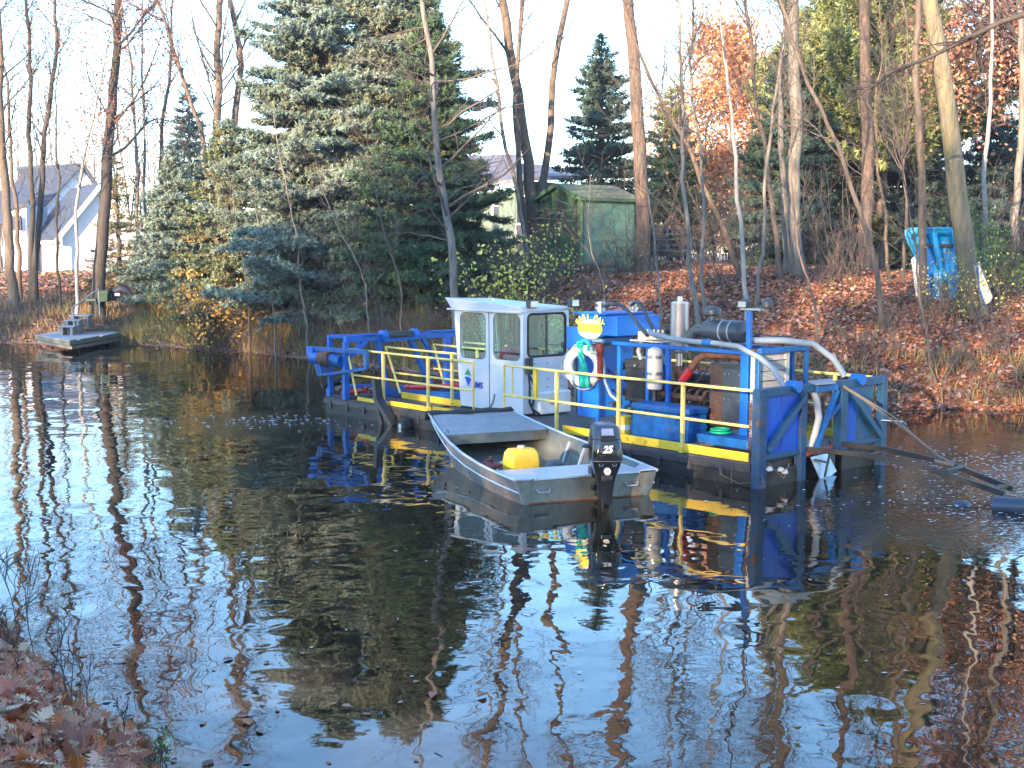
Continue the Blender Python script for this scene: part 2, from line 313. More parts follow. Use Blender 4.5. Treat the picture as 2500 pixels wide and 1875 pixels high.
# water with low ripples
def water():
    m = bpy.data.materials.new('pond_water'); m.use_nodes = True; n = m.node_tree; b = n.nodes['Principled BSDF']
    b.inputs['Base Color'].default_value = (.012, .009, .005, 1); b.inputs['Roughness'].default_value = .015; b.inputs['IOR'].default_value = 1.55
    tc = n.nodes.new('ShaderNodeNewGeometry')
    def noise(scale, det, amp, st=(1, 1, 1), dist=0.):
        mp = n.nodes.new('ShaderNodeMapping'); mp.inputs['Scale'].default_value = st; L(n, tc.outputs['Position'], mp.inputs[0])
        t = n.nodes.new('ShaderNodeTexNoise'); t.inputs['Scale'].default_value = scale; t.inputs['Detail'].default_value = det; t.inputs['Roughness'].default_value = .4; t.inputs['Distortion'].default_value = dist
        L(n, mp.outputs[0], t.inputs['Vector']); mu = n.nodes.new('ShaderNodeMath'); mu.operation = 'MULTIPLY'; mu.inputs[1].default_value = amp; L(n, t.outputs['Fac'], mu.inputs[0]); return mu.outputs[0]
    # leaves lying on the shallow bottom by the near bank tint the clear shallow water brown
    def add(a, c): k = n.nodes.new('ShaderNodeMath'); k.operation = 'ADD'; L(n, a, k.inputs[0]); L(n, c, k.inputs[1]); return k.outputs[0]
    def mul(a, c): k = n.nodes.new('ShaderNodeMath'); k.operation = 'MULTIPLY'; L(n, a, k.inputs[0]); L(n, c, k.inputs[1]); return k.outputs[0]
    base = add(add(noise(.45, 0, .026), noise(1.1, 1, .0125)), noise(2.6, 1, .0034, dist=.6))
    # patchy wind ripples
    pt = n.nodes.new('ShaderNodeTexNoise'); pt.inputs['Scale'].default_value = .16; L(n, tc.outputs['Position'], pt.inputs['Vector'])
    pr = n.nodes.new('ShaderNodeMapRange'); pr.inputs[1].default_value = .44; pr.inputs[2].default_value = .62; L(n, pt.outputs['Fac'], pr.inputs[0])
    base = add(base, mul(pr.outputs[0], noise(6.5, 2, .0013)))
    # churned water behind the right end and at the left bow of the dredge
    def spot(cx, cy, r):
        vd = n.nodes.new('ShaderNodeVectorMath'); vd.operation = 'DISTANCE'; vd.inputs[1].default_value = (cx, cy, 0); L(n, tc.outputs['Position'], vd.inputs[0])
        q = n.nodes.new('ShaderNodeMapRange'); q.interpolation_type = 'SMOOTHSTEP'; q.inputs[1].default_value = r; q.inputs[2].default_value = r*.25; L(n, vd.outputs['Value'], q.inputs[0]); return q.outputs[0]
    sp = add(add(spot(7.2, 16.5, 4.), spot(7.5, 20.5, 4.)), add(spot(-4.5, 24.5, 2.6), spot(5.0, 15.2, 2.0)))
    base = add(base, mul(sp, noise(9, 3, .011)))
    bt = n.nodes.new('ShaderNodeTexNoise'); bt.inputs['Scale'].default_value = .85; bt.inputs['Detail'].default_value = 1; L(n, tc.outputs['Position'], bt.inputs['Vector'])
    br = n.nodes.new('ShaderNodeMapRange'); br.inputs[1].default_value = .45; br.inputs[2].default_value = .6; L(n, bt.outputs['Fac'], br.inputs[0])
    b2 = n.nodes.new('ShaderNodeTexNoise'); b2.inputs['Scale'].default_value = 9; b2.inputs['Detail'].default_value = 5; L(n, tc.outputs['Position'], b2.inputs['Vector'])
    cm = n.nodes.new('ShaderNodeMix'); cm.data_type = 'RGBA'; cm.inputs[6].default_value = (.05, .022, .012, 1); cm.inputs[7].default_value = (.24, .10, .05, 1); L(n, b2.outputs['Fac'], cm.inputs[0])
    cm2 = n.nodes.new('ShaderNodeMix'); cm2.data_type = 'RGBA'; cm2.inputs[6].default_value = (.012, .009, .005, 1); L(n, cm.outputs[2], cm2.inputs[7]); L(n, mul(add(spot(-2.9, 9.0, 2.6), spot(-1.2, 7.6, 2.4)), br.outputs[0]), cm2.inputs[0]); L(n, cm2.outputs[2], b.inputs['Base Color'])
    bp = n.nodes.new('ShaderNodeBump'); bp.inputs['Strength'].default_value = 1; bp.inputs['Distance'].default_value = 1
    L(n, base, bp.inputs['Height']); L(n, bp.outputs[0], b.inputs['Normal'])
    return m
V = np.array([(-700, -20, 0), (700, -20, 0), (700, 60, 0), (-700, 60, 0)], float)
tag(np_mesh('water', V, np.array([[0, 1, 2, 3]]), water()), kind='structure')

# ------------------------------------------------------------------ vegetation engines
def norm(a): return a/np.maximum(np.linalg.norm(a, axis=-1, keepdims=True), 1e-9)
def tubes(P_, R_, k):
    """P_ (B,n,3), R_ (B,n) -> verts, quads"""
    B, n, _ = P_.shape; T = norm(np.gradient(P_, axis=1))
    ref = np.where(np.abs(T[..., 2:3]) < .85, np.array([0, 0, 1.]), np.array([1., 0, 0])); A = norm(np.cross(T, ref)); Bn = np.cross(T, A)
    an = np.arange(k)*2*np.pi/k
    V = P_[:, :, None, :]+(A[:, :, None, :]*np.cos(an)[None, None, :, None]+Bn[:, :, None, :]*np.sin(an)[None, None, :, None])*R_[:, :, None, None]
    i = np.arange(B*n*k).reshape(B, n, k); a = i[:, :-1]; b = i[:, 1:]
    q = np.stack([a, np.roll(a, -1, 2), np.roll(b, -1, 2), b], -1).reshape(-1, 4)
    return V.reshape(-1, 3), q
def along(P_, t):
    """P_ (N,n,3), t (N,) in 0..1"""
    n = P_.shape[1]; x = t*(n-1); i = np.clip(x.astype(int), 0, n-2); f = (x-i)[:, None]; a = np.arange(len(t))
    p = P_[a, i]*(1-f)+P_[a, i+1]*f; d = norm(P_[a, i+1]-P_[a, i]); return p, d
def spawn(r, PP, RR, cnt, t0, t1, length, ang, n=5, up=.12, wob=.18, rf=.5):
    B = PP.shape[0]; idx = np.repeat(np.arange(B), cnt); N = len(idx); t = r.uniform(t0, t1, N)
    p, d = along(PP[idx], t); x = t*(PP.shape[1]-1); i = np.clip(x.astype(int), 0, PP.shape[1]-2); f = x-i
    r0 = RR[idx, i]*(1-f)+RR[idx, i+1]*f
    q = norm(np.cross(d, norm(r.normal(size=(N, 3))))); a = r.normal(ang, .16, N)[:, None]
    dr = norm(d*np.cos(a)+q*np.sin(a)+np.array([0, 0, up]))
    ln = length*(1-.55*t)*r.uniform(.55, 1.15, N); st = ln/(n-1)
    pts = [p]; cur = dr
    for s in range(n-1):
        cur = norm(cur+r.normal(0, wob, (N, 3))+np.array([0, 0, up*.6])); pts.append(pts[-1]+cur*st[:, None])
    PN = np.stack(pts, 1); R0 = np.minimum(r0*rf, .012*ln+.004)
    RN = R0[:, None]*np.linspace(1, .28, n)[None]
    return PN, np.maximum(RN, .0035)
def leaves(r, pts, size, palette, parent, name='foliage', m='leaf', weights=None, jitter=.25):
    N = len(pts); c = pts+r.normal(0, jitter, (N, 3)); u = norm(r.normal(size=(N, 3))); v = norm(np.cross(u, r.normal(size=(N, 3))))
    s = size*r.uniform(.6, 1.3, N)[:, None]; w = np.cross(u, v)*.25
    V = np.stack([c-u*s*.5, c+v*s*.32+w*s*.4, c+u*s*.5, c-v*s*.32+w*s*.4], 1).reshape(-1, 3)
    Fq = np.arange(4*N).reshape(N, 4); pal = np.array(palette); k = r.choice(len(pal), N, p=weights)
    t = pal[k]*r.uniform(.75, 1.25, (N, 1)); return np_mesh(name, V, Fq, M[m], parent, tint=np.repeat(t, 4, 0))
def tree(name, label, Y, pts, wpx, top, bark, twig, seed, n1=26, n2=7, n3=3, tmin=.3, L1=4., L2=1.6, L3=.7, ang=.75, up=.12, leaf=None, cat='tree', group=None, trunk_n=12, base_z=None, extra=None, thin=None):
    r = np.random.default_rng(seed)
    W3 = [np.array(D(px, py, Y+(0 if k == 0 else dy))) for k, (px, py, dy) in enumerate([(p+(0,))[:3] for p in pts])]
    base = W3[0].copy(); gz0 = gz(base[0], base[1]) if base_z is None else base_z
    root = empty(name, (base[0], base[1], gz0))
    o = np.array([base[0], base[1], gz0]); W3[0][2] = gz0-.15
    # carry on upwards beyond what the picture shows
    d = W3[-1]-W3[-2]; d = d/np.linalg.norm(d); d = d*.55+np.array([0, 0, .6]); d /= np.linalg.norm(d)
    while W3[-1][2] < gz0+top: 
        d = d+r.normal(0, .05, 3); d /= np.linalg.norm(d); W3.append(W3[-1]+d*1.3)
    W3 = np.array(W3)-o
    seg = np.concatenate([[0], np.cumsum(np.linalg.norm(np.diff(W3, axis=0), axis=1))]); n = 26; s = np.linspace(0, seg[-1], n)
    # smooth interpolation
    T = np.stack([np.interp(s, seg, W3[:, k]) for k in range(3)], 1)
    for _ in range(2): T[1:-1] = (T[:-2]+2*T[1:-1]+T[2:])/4
    ph = r.uniform(0, 6, 4); wv = np.clip(s/2, 0, 1)*np.clip(.055-.0008*wpx, .012, .05)
    T[:, 0] += wv*(np.sin(s*1.15+ph[0])+.6*np.sin(s*2.6+ph[1])); T[:, 1] += wv*(np.sin(s*1.0+ph[2])+.6*np.sin(s*2.3+ph[3]))
    T[1:-1] += r.normal(0, .02, (n-2, 3))*[1, 1, 0]
    r0 = wpx/F*Y/2; R = r0*(1-.78*(s/s[-1])**1.1); R[0] *= 1.45; R[1] *= 1.08
    PP, RR = T[None], R[None]
    v, q = tubes(PP, RR, trunk_n)
    np_mesh('trunk', v, q, M[bark], root, smooth=True)
    a = spawn(r, PP, RR, n1, tmin, .97, L1, ang, 7, up, .14, .5)
    b = spawn(r, a[0], a[1], n2, .15, .95, L2, .75, 5, up*.7, .2, .6)
    VV, QQ = [], []; k = 0
    lv = [(a, 5), (b, 3)]
    if n3: c = spawn(r, b[0], b[1], n3, .2, .95, L3, .7, 3, .05, .22, .6); lv.append((c, 3))
    for (p_, r_), kk in lv:
        v, q = tubes(p_, r_ if thin is None else r_*thin, kk); VV.append(v); QQ.append(q+k); k += len(v)
    np_mesh('branches', np.concatenate(VV), np.concatenate(QQ), M[twig], root, smooth=True)
    if leaf:
        size, pal, cntp, jit = leaf; src = (c if n3 else b)[0]; N = len(src); take = r.integers(0, N, cntp)
        if extra: # bias leaves to a height band
            z = src[:, 0, 2]; ok = np.where((z > extra[0]) & (z < extra[1]))[0]
            if len(ok): take = ok[r.integers(0, len(ok), cntp)]
        pp, _ = along(src[take], r.uniform(0, 1, cntp)); leaves(r, pp, size, pal, root, jitter=jit)
    return tag(root, label, cat, group)
BLUEP = [(.135, .20, .175), (.165, .23, .20), (.105, .16, .135), (.20, .25, .215), (.15, .18, .12)]
GREENP = [(.055, .105, .06), (.075, .13, .07), (.045, .085, .05), (.09, .13, .06)]
WARMLITP = [(.16, .18, .07), (.22, .19, .07), (.25, .16, .06), (.14, .17, .07), (.11, .15, .085)]  # spruce needle tints with warm low sunlight put into the colour
def conifer(name, label, x, y, H, Rb, pal, seed, dens=1., sprig=.30, droop=.06, low=.4, bark='bark_d', group=None, jag=.36, zpow=.85, dead=None):
    r = np.random.default_rng(seed); g = gz(x, y); root = empty(name, (x, y, g))
    n = 14; T = np.stack([np.zeros(n), np.zeros(n), np.linspace(-.2, H, n)], 1); T[1:-1, :2] += r.normal(0, .03, (n-2, 2))
    Rt = np.linspace(.016*H+.04, .02, n); v, q = tubes(T[None], Rt[None], 8); np_mesh('trunk', v, q, M[bark], root, smooth=True)
    nb = int(26*H*dens**.5); t = np.sort(r.uniform(0, 1, nb)); z = low+(H-low)*t**1.05
    az = np.cumsum(r.uniform(2.0, 2.8, nb)); ln = (Rb*(1-(z-low)/(H-low)*1.0)**zpow+.12)*(1+jag*r.normal(0, 1, nb)*.6)
    ln = np.maximum(ln, .15); m = 6; u = np.linspace(0, 1, m)
    rise = r.normal(.10, .12, nb)+.30*(z/H)
    dirh = np.stack([np.cos(az), np.sin(az)], 1)
    PB = np.zeros((nb, m, 3)); PB[:, :, :2] = dirh[:, None, :]*(ln[:, None]*u)[:, :, None]
    PB[:, :, 2] = z[:, None]+ln[:, None]*(rise[:, None]*u-(.30+droop)*u**1.6+.16*u**3.5)
    RB = (.010*ln+.008)[:, None]*np.linspace(1, .3, m)[None]
    VV, q = tubes(PB, RB, 4); np_mesh('branches', VV, q, M['twig_d'], root)
    # sprigs
    per = np.maximum(3, (dens*30*ln**1.35).astype(int)); idx = np.repeat(np.arange(nb), per); N = len(idx)
    tt = r.uniform(.12, 1.02, N)**.75; p, d = along(PB[idx], np.clip(tt, 0, 1))
    side = np.cross(d, [0, 0, 1.]); side = norm(side); wd = (.36*ln[idx]*(1-.75*tt)+.10)*r.uniform(-1, 1, N)
    p = p+side*wd[:, None]; p[:, 2] += -.22*np.abs(wd)+r.normal(0, .05, N)
    ax = norm(d*.8+side*(np.sign(wd)*r.uniform(.2, 1.0, N))[:, None]+np.array([0, 0, .10])+r.normal(0, .22, (N, 3)))
    A = norm(np.cross(ax, r.normal(size=(N, 3)))); Bv = np.cross(ax, A)
    nbld = 9; Ls = sprig*r.uniform(.7, 1.25, N)
    k = np.arange(nbld); s0 = (k/nbld)*.85; th = k*2.4
    base = p[:, None]+ax[:, None]*(s0[None, :, None]-.3)*Ls[:, None, None]
    out = A[:, None]*np.cos(th)[None, :, None]+Bv[:, None]*np.sin(th)[None, :, None]
    tip = base+(ax[:, None]*.55+out*.75)*(Ls[:, None, None]*.38)
    wv = np.cross(ax[:, None]+0*out, out)*(Ls[:, None, None]*.085)
    Vv = np.stack([base-wv, base+wv, tip], 2).reshape(-1, 3); Fq = np.arange(len(Vv)).reshape(-1, 3)
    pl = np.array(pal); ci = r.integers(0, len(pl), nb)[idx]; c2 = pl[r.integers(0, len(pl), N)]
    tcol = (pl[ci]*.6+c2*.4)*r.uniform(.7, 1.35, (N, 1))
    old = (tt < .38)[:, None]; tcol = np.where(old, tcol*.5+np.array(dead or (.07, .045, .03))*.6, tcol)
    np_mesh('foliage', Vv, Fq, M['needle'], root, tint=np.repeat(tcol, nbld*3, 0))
    return tag(root, label, 'tree', group)
# ------------------------------------------------------------------ dredge
Oc = P(1848, 1192); Qc = P(785, 1004); TH = math.atan2(-(Qc.x-Oc.x), Qc.y-Oc.y)
DR = empty('dredge', (Oc.x, Oc.y, 0), TH)      # local x: across the hull, away from the camera; local y: along it, to the left
tag(DR, 'blue and white dredging barge with a glazed cab, engine bay and yellow guard rails', 'dredge')
def dparts():
    # hull: two pontoons and a centre tank
    h = MB().box((0, 0, -.35), (.95, 11.4, .22)).build('pontoon', M['hull'], DR, bevel=.015)
    MB().box((-.02, .12, .19), (.97, 11.45, .30)).build('rubbing_strip', M['hull_light'], h, bevel=.01)
    MB().box((2.2, .1, -.35), (3.14, 11.4, .30)).build('pontoon', M['hull'], DR, bevel=.015)
    MB().box((.98, .35, -.3), (2.17, 8.0, .27)).build('centre_tank', M['hull'], DR)
    MB().box((.0, .14, .304), (.98, 11.4, .335)).box((.98, .14, .304), (2.2, 8.05, .335)).box((2.2, .14, .304), (3.12, 11.4, .335)).build('deck_plate', M['deck'], DR)
    m = MB()
    for y in np.arange(.6, 11.2, .62): m.box((-.035, y, .10), (-.003, y+.07, .26))
    m.each('hull_stiffener', M['hull_light'], h)
    for k in range(8): MB().box((.10+k*.1, 1.55, .337), (.19+k*.1, 3.3, .402)).build('duck_board', M['wood_g'], DR, bevel=.004)
    m = MB()                                                    # old tread mats on the near deck, lifted at the left
    m.box((.08, 10.55, .34), (.62, 11.35, .375)).box((.30, 8.2, .34), (.85, 9.6, .365)).box((.15, 5.9, .34), (.8, 7.2, .372))
    m.each('deck_mat', M['dgrey'], DR, bevel=.008)
    # guard rails
    def rail(x, ytop0, ytop1, posts, ymid0=None, ymid1=None, curb=None, slant=None, m='rail'):
        g = MB().tube([(x, ytop0, 1.375), (x, (ytop0+ytop1)/2, 1.37), (x, ytop1, 1.375)], .0235, 8).tube([(x, ymid0 if ymid0 is not None else ytop0, .855), (x, ymid1 if ymid1 is not None else ytop1, .855)], .0225, 8)
        if slant: g.tube([(x, slant[0], 1.375), (x, slant[1], .44)], .024, 8)
        o = g.build('guard_rail', M[m], DR, smooth=True)
        for y in posts:
            MB().box((x-.026, y-.026, .26), (x+.026, y+.026, 1.352)).build('post', M[m], o, bevel=.005)
            MB().box((x-.04, y-.04, .30), (x+.012, y+.04, .41)).build('post_foot', M['yellow'], o)
        if curb:
            MB().box((x-.012, curb[0], .345), (x+.012, curb[1], .475)).each('kick_plate', M['yellow'], o, bevel=.003)
        return o
    rail(.05, .19, 5.62, [1.46, 2.81, 4.26], ymid0=.19, ymid1=5.65, curb=(.2, 4.1))
    o = rail(.05, 6.48, 9.9, [7.85, 9.33], ymid0=6.5, ymid1=10.45, curb=None, slant=(10.62, 10.3))
    MB().tube([(.05, 9.9, 1.375), (.05, 10.62, 1.375)], .0235, 8).build('rail_end', M['rail'], o, smooth=True)
    MB().box((.038, 6.2, .345), (.062, 7.7, .46)).box((.038, 7.75, .345), (.062, 9.1, .44)).box((.038, 9.15, .345), (.062, 10.25, .42)).each('kick_plate', M['yellow'], o)
    MB().tube([(.05, 6.48, 1.375), (.05, 6.48, .33)], .018, 8).each('gate_post', M['yellow'], o, smooth=True)
    MB().tube([(.05, 5.62, 1.39), (.05, 5.62, .40)], .020, 8).tube([(.05, 5.40, 1.37), (.05, 5.40, .87)], .018, 8).each('gate_post', M['rail'], o, smooth=True)
    MB().box((.03, 4.76, .86), (.08, 4.84, 1.35)).build('gate_latch', M['yellow'], o)
    rail(.97, 8.15, 10.57, [8.3], ymid0=8.05, ymid1=10.2, curb=(8.02, 10.0), slant=(10.57, 10.05))
    rail(2.18, 7.9, 10.5, [9.0], curb=(7.9, 10.0), slant=(10.5, 10.1))
    rail(3.10, .2, 10.6, [.9, 2.6, 4.3, 6.0, 7.7, 9.4], curb=(.3, 10.5))

    # ---- cab
    x0, x1, yb, yf, z0, z1 = .95, 2.07, 6.15, 8.05, .38, 2.27
    def wallp(origin, U, Vv, outline, holes, th, nrm):
        """plate in a plane with rounded window holes: outline (u0,v0,u1,v1)-cells, one hole each"""
        mb = MB(); O3 = Vector(origin); U = Vector(U); Vv = Vector(Vv); nn = Vector(nrm)*th
        def pt(u, v, k): return O3+U*u+Vv*v+(nn if k else Vector())
        for cell, hole in zip(outline, holes):
            (a, b, c, d) = cell          # four corners (u,v) CCW from bottom-left
            if hole is None:
                for k in (0, 1): mb.add([pt(*q, k) for q in (a, b, c, d)], [(0, 1, 2, 3)])
                continue
            hu0, hv0, hu1, hv1, rr = hole; inn = []; outp = []; K = 6
            cs = [(hu0+rr, hv0+rr, math.pi), (hu1-rr, hv0+rr, 1.5*math.pi), (hu1-rr, hv1-rr, 0), (hu0+rr, hv1-rr, .5*math.pi)]
            for ci, (cx, cy, a0) in enumerate(cs):
                for j in range(K+1):
                    an = a0+j/K*math.pi/2; inn.append((cx+rr*math.cos(an), cy+rr*math.sin(an)))
                corner = (a, b, c, d)[ci]
                outp += [corner]*(K+1)
            N = len(inn)
            v = [pt(*q, 0) for q in inn]+[pt(*q, 0) for q in outp]+[pt(*q, 1) for q in inn]+[pt(*q, 1) for q in outp]
            f = []
            for i in range(N):
                j = (i+1) % N
                f.append((i, j, N+j, N+i)); f.append((2*N+i, 3*N+i, 3*N+j, 2*N+j)); f.append((i, 2*N+i, 2*N+j, j))
            mb.add(v, f)
        return mb
    def rr_poly(hu0, hv0, hu1, hv1, rr, K=6):
        out = []
        for cx, cy, a0 in [(hu0+rr, hv0+rr, math.pi), (hu1-rr, hv0+rr, 1.5*math.pi), (hu1-rr, hv1-rr, 0), (hu0+rr, hv1-rr, .5*math.pi)]:
            for j in range(K+1): an = a0+j/K*math.pi/2; out.append((cx+rr*math.cos(an), cy+rr*math.sin(an)))
        return out
    # near side: door (right) and front panel (left, leaning forward at the top). u = y, v = z
    side_cells = [((yb, z0), (7.10, z0), (7.12, z1), (yb, z1)), ((7.125, z0), (8.0, z0), (8.2, z1), (7.145, z1))]
    side_holes = [(6.24, 1.36, 6.99, 2.20, .12), (7.24, 1.33, 8.00, 2.19, .12)]
    body = wallp((x0, 0, 0), (0, 1, 0), (0, 0, 1), side_cells, side_holes, .035, (1, 0, 0)).build('cab_wall', M['white'], DR)
    MB().box((x0+.004, 7.085, z0), (x0+.02, 7.15, z1)).build('door_seam', M['dgrey'], body)
    wallp((x1, 0, 0), (0, 1, 0), (0, 0, 1), [((yb, z0), (7.10, z0), (7.12, z1), (yb, z1)), ((7.10, z0), (8.0, z0), (8.2, z1), (7.12, z1))], [(6.24, 1.25, 6.99, 2.20, .12), (7.24, 1.25, 8.00, 2.19, .12)], -.035, (1, 0, 0)).build('cab_wall', M['dgrey'], DR)  # far wall dark grey to stand in for the dim cab interior
    back = wallp((0, yb, 0), (1, 0, 0), (0, 0, 1), [((x0, z0), (x1, z0), (x1+.02, z1), (x0, z1))], [(1.07, 1.44, 2.0, 2.21, .09)], .035, (0, 1, 0)).build('cab_wall', M['white'], DR)
    # front wall leaning
    fu = Vector((0, .2, z1-z0)).normalized(); fl = (z1-z0)/fu.z
    wallp((0, 8.0, z0), (1, 0, 0), fu, [((x0, 0), (x1, 0), (x1, fl), (x0, fl))], [(1.05, .75, 1.97, fl-.09, .1)], .035, (0, -1, 0)).build('cab_wall', M['white'], DR)
    # window gaskets and panes
    def gasket(org, U, Vv, hole, m, name, par, r=.014, grow=.006):
        poly = rr_poly(hole[0]-grow, hole[1]-grow, hole[2]+grow, hole[3]+grow, hole[4]); O3 = Vector(org); U = Vector(U); Vv = Vector(Vv)
        p = [O3+U*a+Vv*b for a, b in poly]; p += [p[0], p[1]]
        o = MB().tube(p, r, 6, caps=False).build(name, M[m], par, smooth=True)
        q = [O3+U*a+Vv*b for a, b in poly]
        MB().add(q, [tuple(range(len(q)))]).build('window_pane', M['glass'], o); return o
    for hl in side_holes:
        gasket((x0+.006, 0, 0), (0, 1, 0), (0, 0, 1), hl, 'dgrey', 'window_gasket', DR, .009)
    for hl in [(6.24, 1.25, 6.99, 2.20, .12), (7.24, 1.25, 8.00, 2.19, .12)]: gasket((x1-.006, 0, 0), (0, 1, 0), (0, 0, 1), hl, 'dgrey', 'window_gasket', DR, .009)
    gk = gasket((0, yb+.004, 0), (1, 0, 0), (0, 0, 1), (1.07, 1.44, 2.0, 2.21, .09), 'black', 'window_gasket', DR, .024)
    MB().box((1.515, yb-.012, 1.45), (1.545, yb+.012, 2.2)).build('window_mullion', M['black'], gk)
    gasket((0, 8.01, z0), (1, 0, 0), fu, (1.05, .75, 1.97, fl-.09, .1), 'dgrey', 'window_gasket', DR, .009)
    MB().box((x0+.04, yb+.04, z0-.03), (x1-.04, 7.96, z0)).build('cab_floor', M['dgrey'], DR)
    # roof: fascia, drip edge, sloped top
    rt = MB()
    rt.add([(x0-.03, yb-.02, z1-.02), (x1+.05, yb-.03, z1+.01), (x1+.04, 8.26, z1-.0), (x0-.03, 8.26, z1-.0),
            (x0-.06, yb-.02, z1+.09), (x1+.06, yb-.04, z1+.06), (x1+.05, 8.42, z1+.16), (x0-.06, 8.42, z1+.20)],
           [(0, 3, 2, 1), (4, 5, 6, 7), (0, 1, 5, 4), (1, 2, 6, 5), (2, 3, 7, 6), (3, 0, 4, 7)])
    rf = rt.build('cab_roof', M['white'], DR, bevel=.012)
    MB().box((x0-.075, yb-.01, z1-.035), (x0-.005, 8.34, z1-.003)).build('drip_edge', M['white'], rf, bevel=.006)
    MB().cyl((x0+.25, 7.3, z1+.15), (x0+.25, 7.3, z1+.21), .03, 10).build('roof_vent', M['whiteb'], rf, smooth=True)
    for (xx, yy) in ((1.12, 6.1), (2.12, 6.06)):
        l = MB().box((xx-.10, yy-.06, z1+.06), (xx+.10, yy+.06, z1+.20)).build('work_lamp', M['dgrey'], rf, bevel=.015)
        MB().box((xx-.085, yy-.068, z1+.075), (xx+.085, yy-.060, z1+.185)).build('lamp_glass', M['steel'], l)
    # inside: seat, console, levers
    MB().box((1.08, 6.4, .38), (1.5, 6.9, .84)).box((1.08, 6.34, .84), (1.5, 6.42, 1.25)).build('operator_seat', M['black'], DR, bevel=.03)
    MB().box((1.1, 7.25, .38), (1.95, 7.75, 1.12)).build('console', M['dgrey'], DR, bevel=.02)
    m = MB()
    for xx in (1.25, 1.35, 1.65, 1.75): m.tube([(xx, 7.35, 1.1), (xx, 7.22, 1.32)], .01, 6)
    m.each('control_lever', M['black'], DR)
    for yy in (7.38, 7.5, 7.62): MB().box((1.86, yy, 1.05), (1.89, yy+.035, 2.22)).build('inner_pillar', M['hose'], DR)
    MB().box((1.90, 7.3, 1.1), (1.96, 7.72, 2.2)).build('inner_dark_panel', M['black'], DR)  # black panel added to make the cab interior look dark
    # white moulded box with a lamp behind the cab
    bx = MB().prism([(1.20, yb-.02, .36), (2.0, yb-.02, .36), (2.0, yb-.02, .78), (1.22, yb-.02, .78)], (0, -.16, 0)).build('white_locker', M['whiteb'], DR, bevel=.03)
    MB().lathe((1.55, yb-.19, .64), [(.11, 0), (.12, .02), (.06, .05)], 20, 'y').build('round_lamp', M['steel'], bx, smooth=True)
    m = MB()
    for xx in (1.15, 1.22, 1.55, 1.9):
        for zz in (.85, 1.0, 1.15, 1.3): m.cyl((xx, yb-.004, zz), (xx, yb-.012, zz), .012, 8)
    m.each('rivet', M['dgrey'], back)
    MB().cyl((2.13, 5.98, .5), (2.13, 5.98, 1.62), .045, 12).cyl((2.13, 5.98, 1.6), (2.13, 5.98, 1.66), .06, 12).build('vent_pipe', M['hose'], DR, smooth=True)
    m = MB().tube([(1.0, 6.08, 1.25), (.98, 6.0, .95), (1.02, 6.05, .6), (1.12, 6.0, .36)], .02, 8).tube([(1.03, 6.06, 1.1), (1.09, 5.95, .85), (1.05, 6.02, .5), (1.2, 5.95, .36)], .022, 8)
    m.tube([(2.08, 5.95, 1.5), (2.06, 5.85, 1.0), (2.1, 5.9, .36)], .03, 8).tube([(2.2, 5.8, 1.2), (2.15, 5.75, .8), (2.18, 5.8, .36)], .035, 8)
    m.each('cable', M['rubber'], DR, smooth=True)
    MB().box((.97, 6.0, 1.12), (1.07, 6.12, 1.42)).build('junction_box', M['engine'], DR, bevel=.01)
    # logo on the door
    lx = x0-.012
    MB().add([(lx, 7.86, .99), (lx, 7.76, 1.12), (lx, 7.66, .97), (lx, 7.755, .995)], [(0, 1, 2, 3)]).build('logo_mark', M['ggreen'], body)
    MB().add([(lx, 7.865, .95), (lx, 7.755, .96), (lx, 7.66, .925), (lx, 7.745, .775)], [(0, 1, 2, 3)]).build('logo_mark', M['gblue'], body)
    text('lettering', 'IMS', .17, M['gblue'], body, frame_mtx((x0-.012, 7.44, .815), (0, -1, 0), (0, 0, 1)), .004, .002, .2)

    # ---- hydraulic tank with emblem
    tz0, tz1 = 1.93, 2.27
    tk = MB().prism([(.95, 3.75, tz0), (.95, 4.05, tz0), (.95, 4.7, 1.72), (.95, 4.7, tz1), (.95, 3.75, tz1)], (1.05, 0, 0)).build('hydraulic_tank', M['blue_clean'], DR, bevel=.015)
    MB().box((.90, 3.95, tz1+.01), (2.05, 4.78, tz1+.045)).build('tank_lid', M['blue'], tk, bevel=.008)
    MB().box((1.0, 4.705, 1.66), (1.65, 5.05, 2.04)).build('side_box', M['blue_clean'], tk, bevel=.01)
    MB().prism([(.96, 4.25, .5), (.96, 4.72, .5), (.96, 4.72, 1.72), (.96, 4.25, 1.9)], (.9, 0, 0)).build('tank_support', M['blue_clean'], DR, bevel=.008)
    for (a, b) in ((4.45, 1.25), (4.0, 1.6)):
        MB().lathe((b, a, tz1+.045), [(.07, 0), (.07, .04), (.095, .04), (.095, .09), (.06, .10), (.06, .13), (.09, .135), (.09, .17), (.03, .18)], 16).build('filler_cap', M['steel'], tk, smooth=True)
    em = MB(); K = 40
    em.add([(.93, 4.38+.30*math.cos(a), 2.03+.165*math.sin(a)) for a in [2*math.pi*i/K for i in range(K)]], [tuple(range(K))]).build('emblem', M['sun_y'], tk)
    def cap_poly(z0_, sign):
        a0 = math.asin(z0_/.165); pts = []
        rng_ = np.linspace(a0, math.pi-a0, 20)
        return [(.925, 4.38+.30*math.cos(a), 2.03+.165*math.sin(a)) for a in rng_]
    q = cap_poly(-.06, 1); lowp = [(.925, 4.38+.30*math.cos(a), 2.03+.165*math.sin(a)) for a in np.linspace(math.pi+math.asin(.06/.165), 2*math.pi-math.asin(.06/.165), 20)]
    MB().add(lowp, [tuple(range(20))]).build('emblem_band', M['pale'], tk)
    topp = [(.925, 4.38+.30*math.cos(a), 2.03+.165*math.sin(a)) for a in np.linspace(math.asin(.1/.165), math.pi-math.asin(.1/.165), 20)]
    MB().add(topp, [tuple(range(20))]).build('emblem_band', M['pale'], tk)
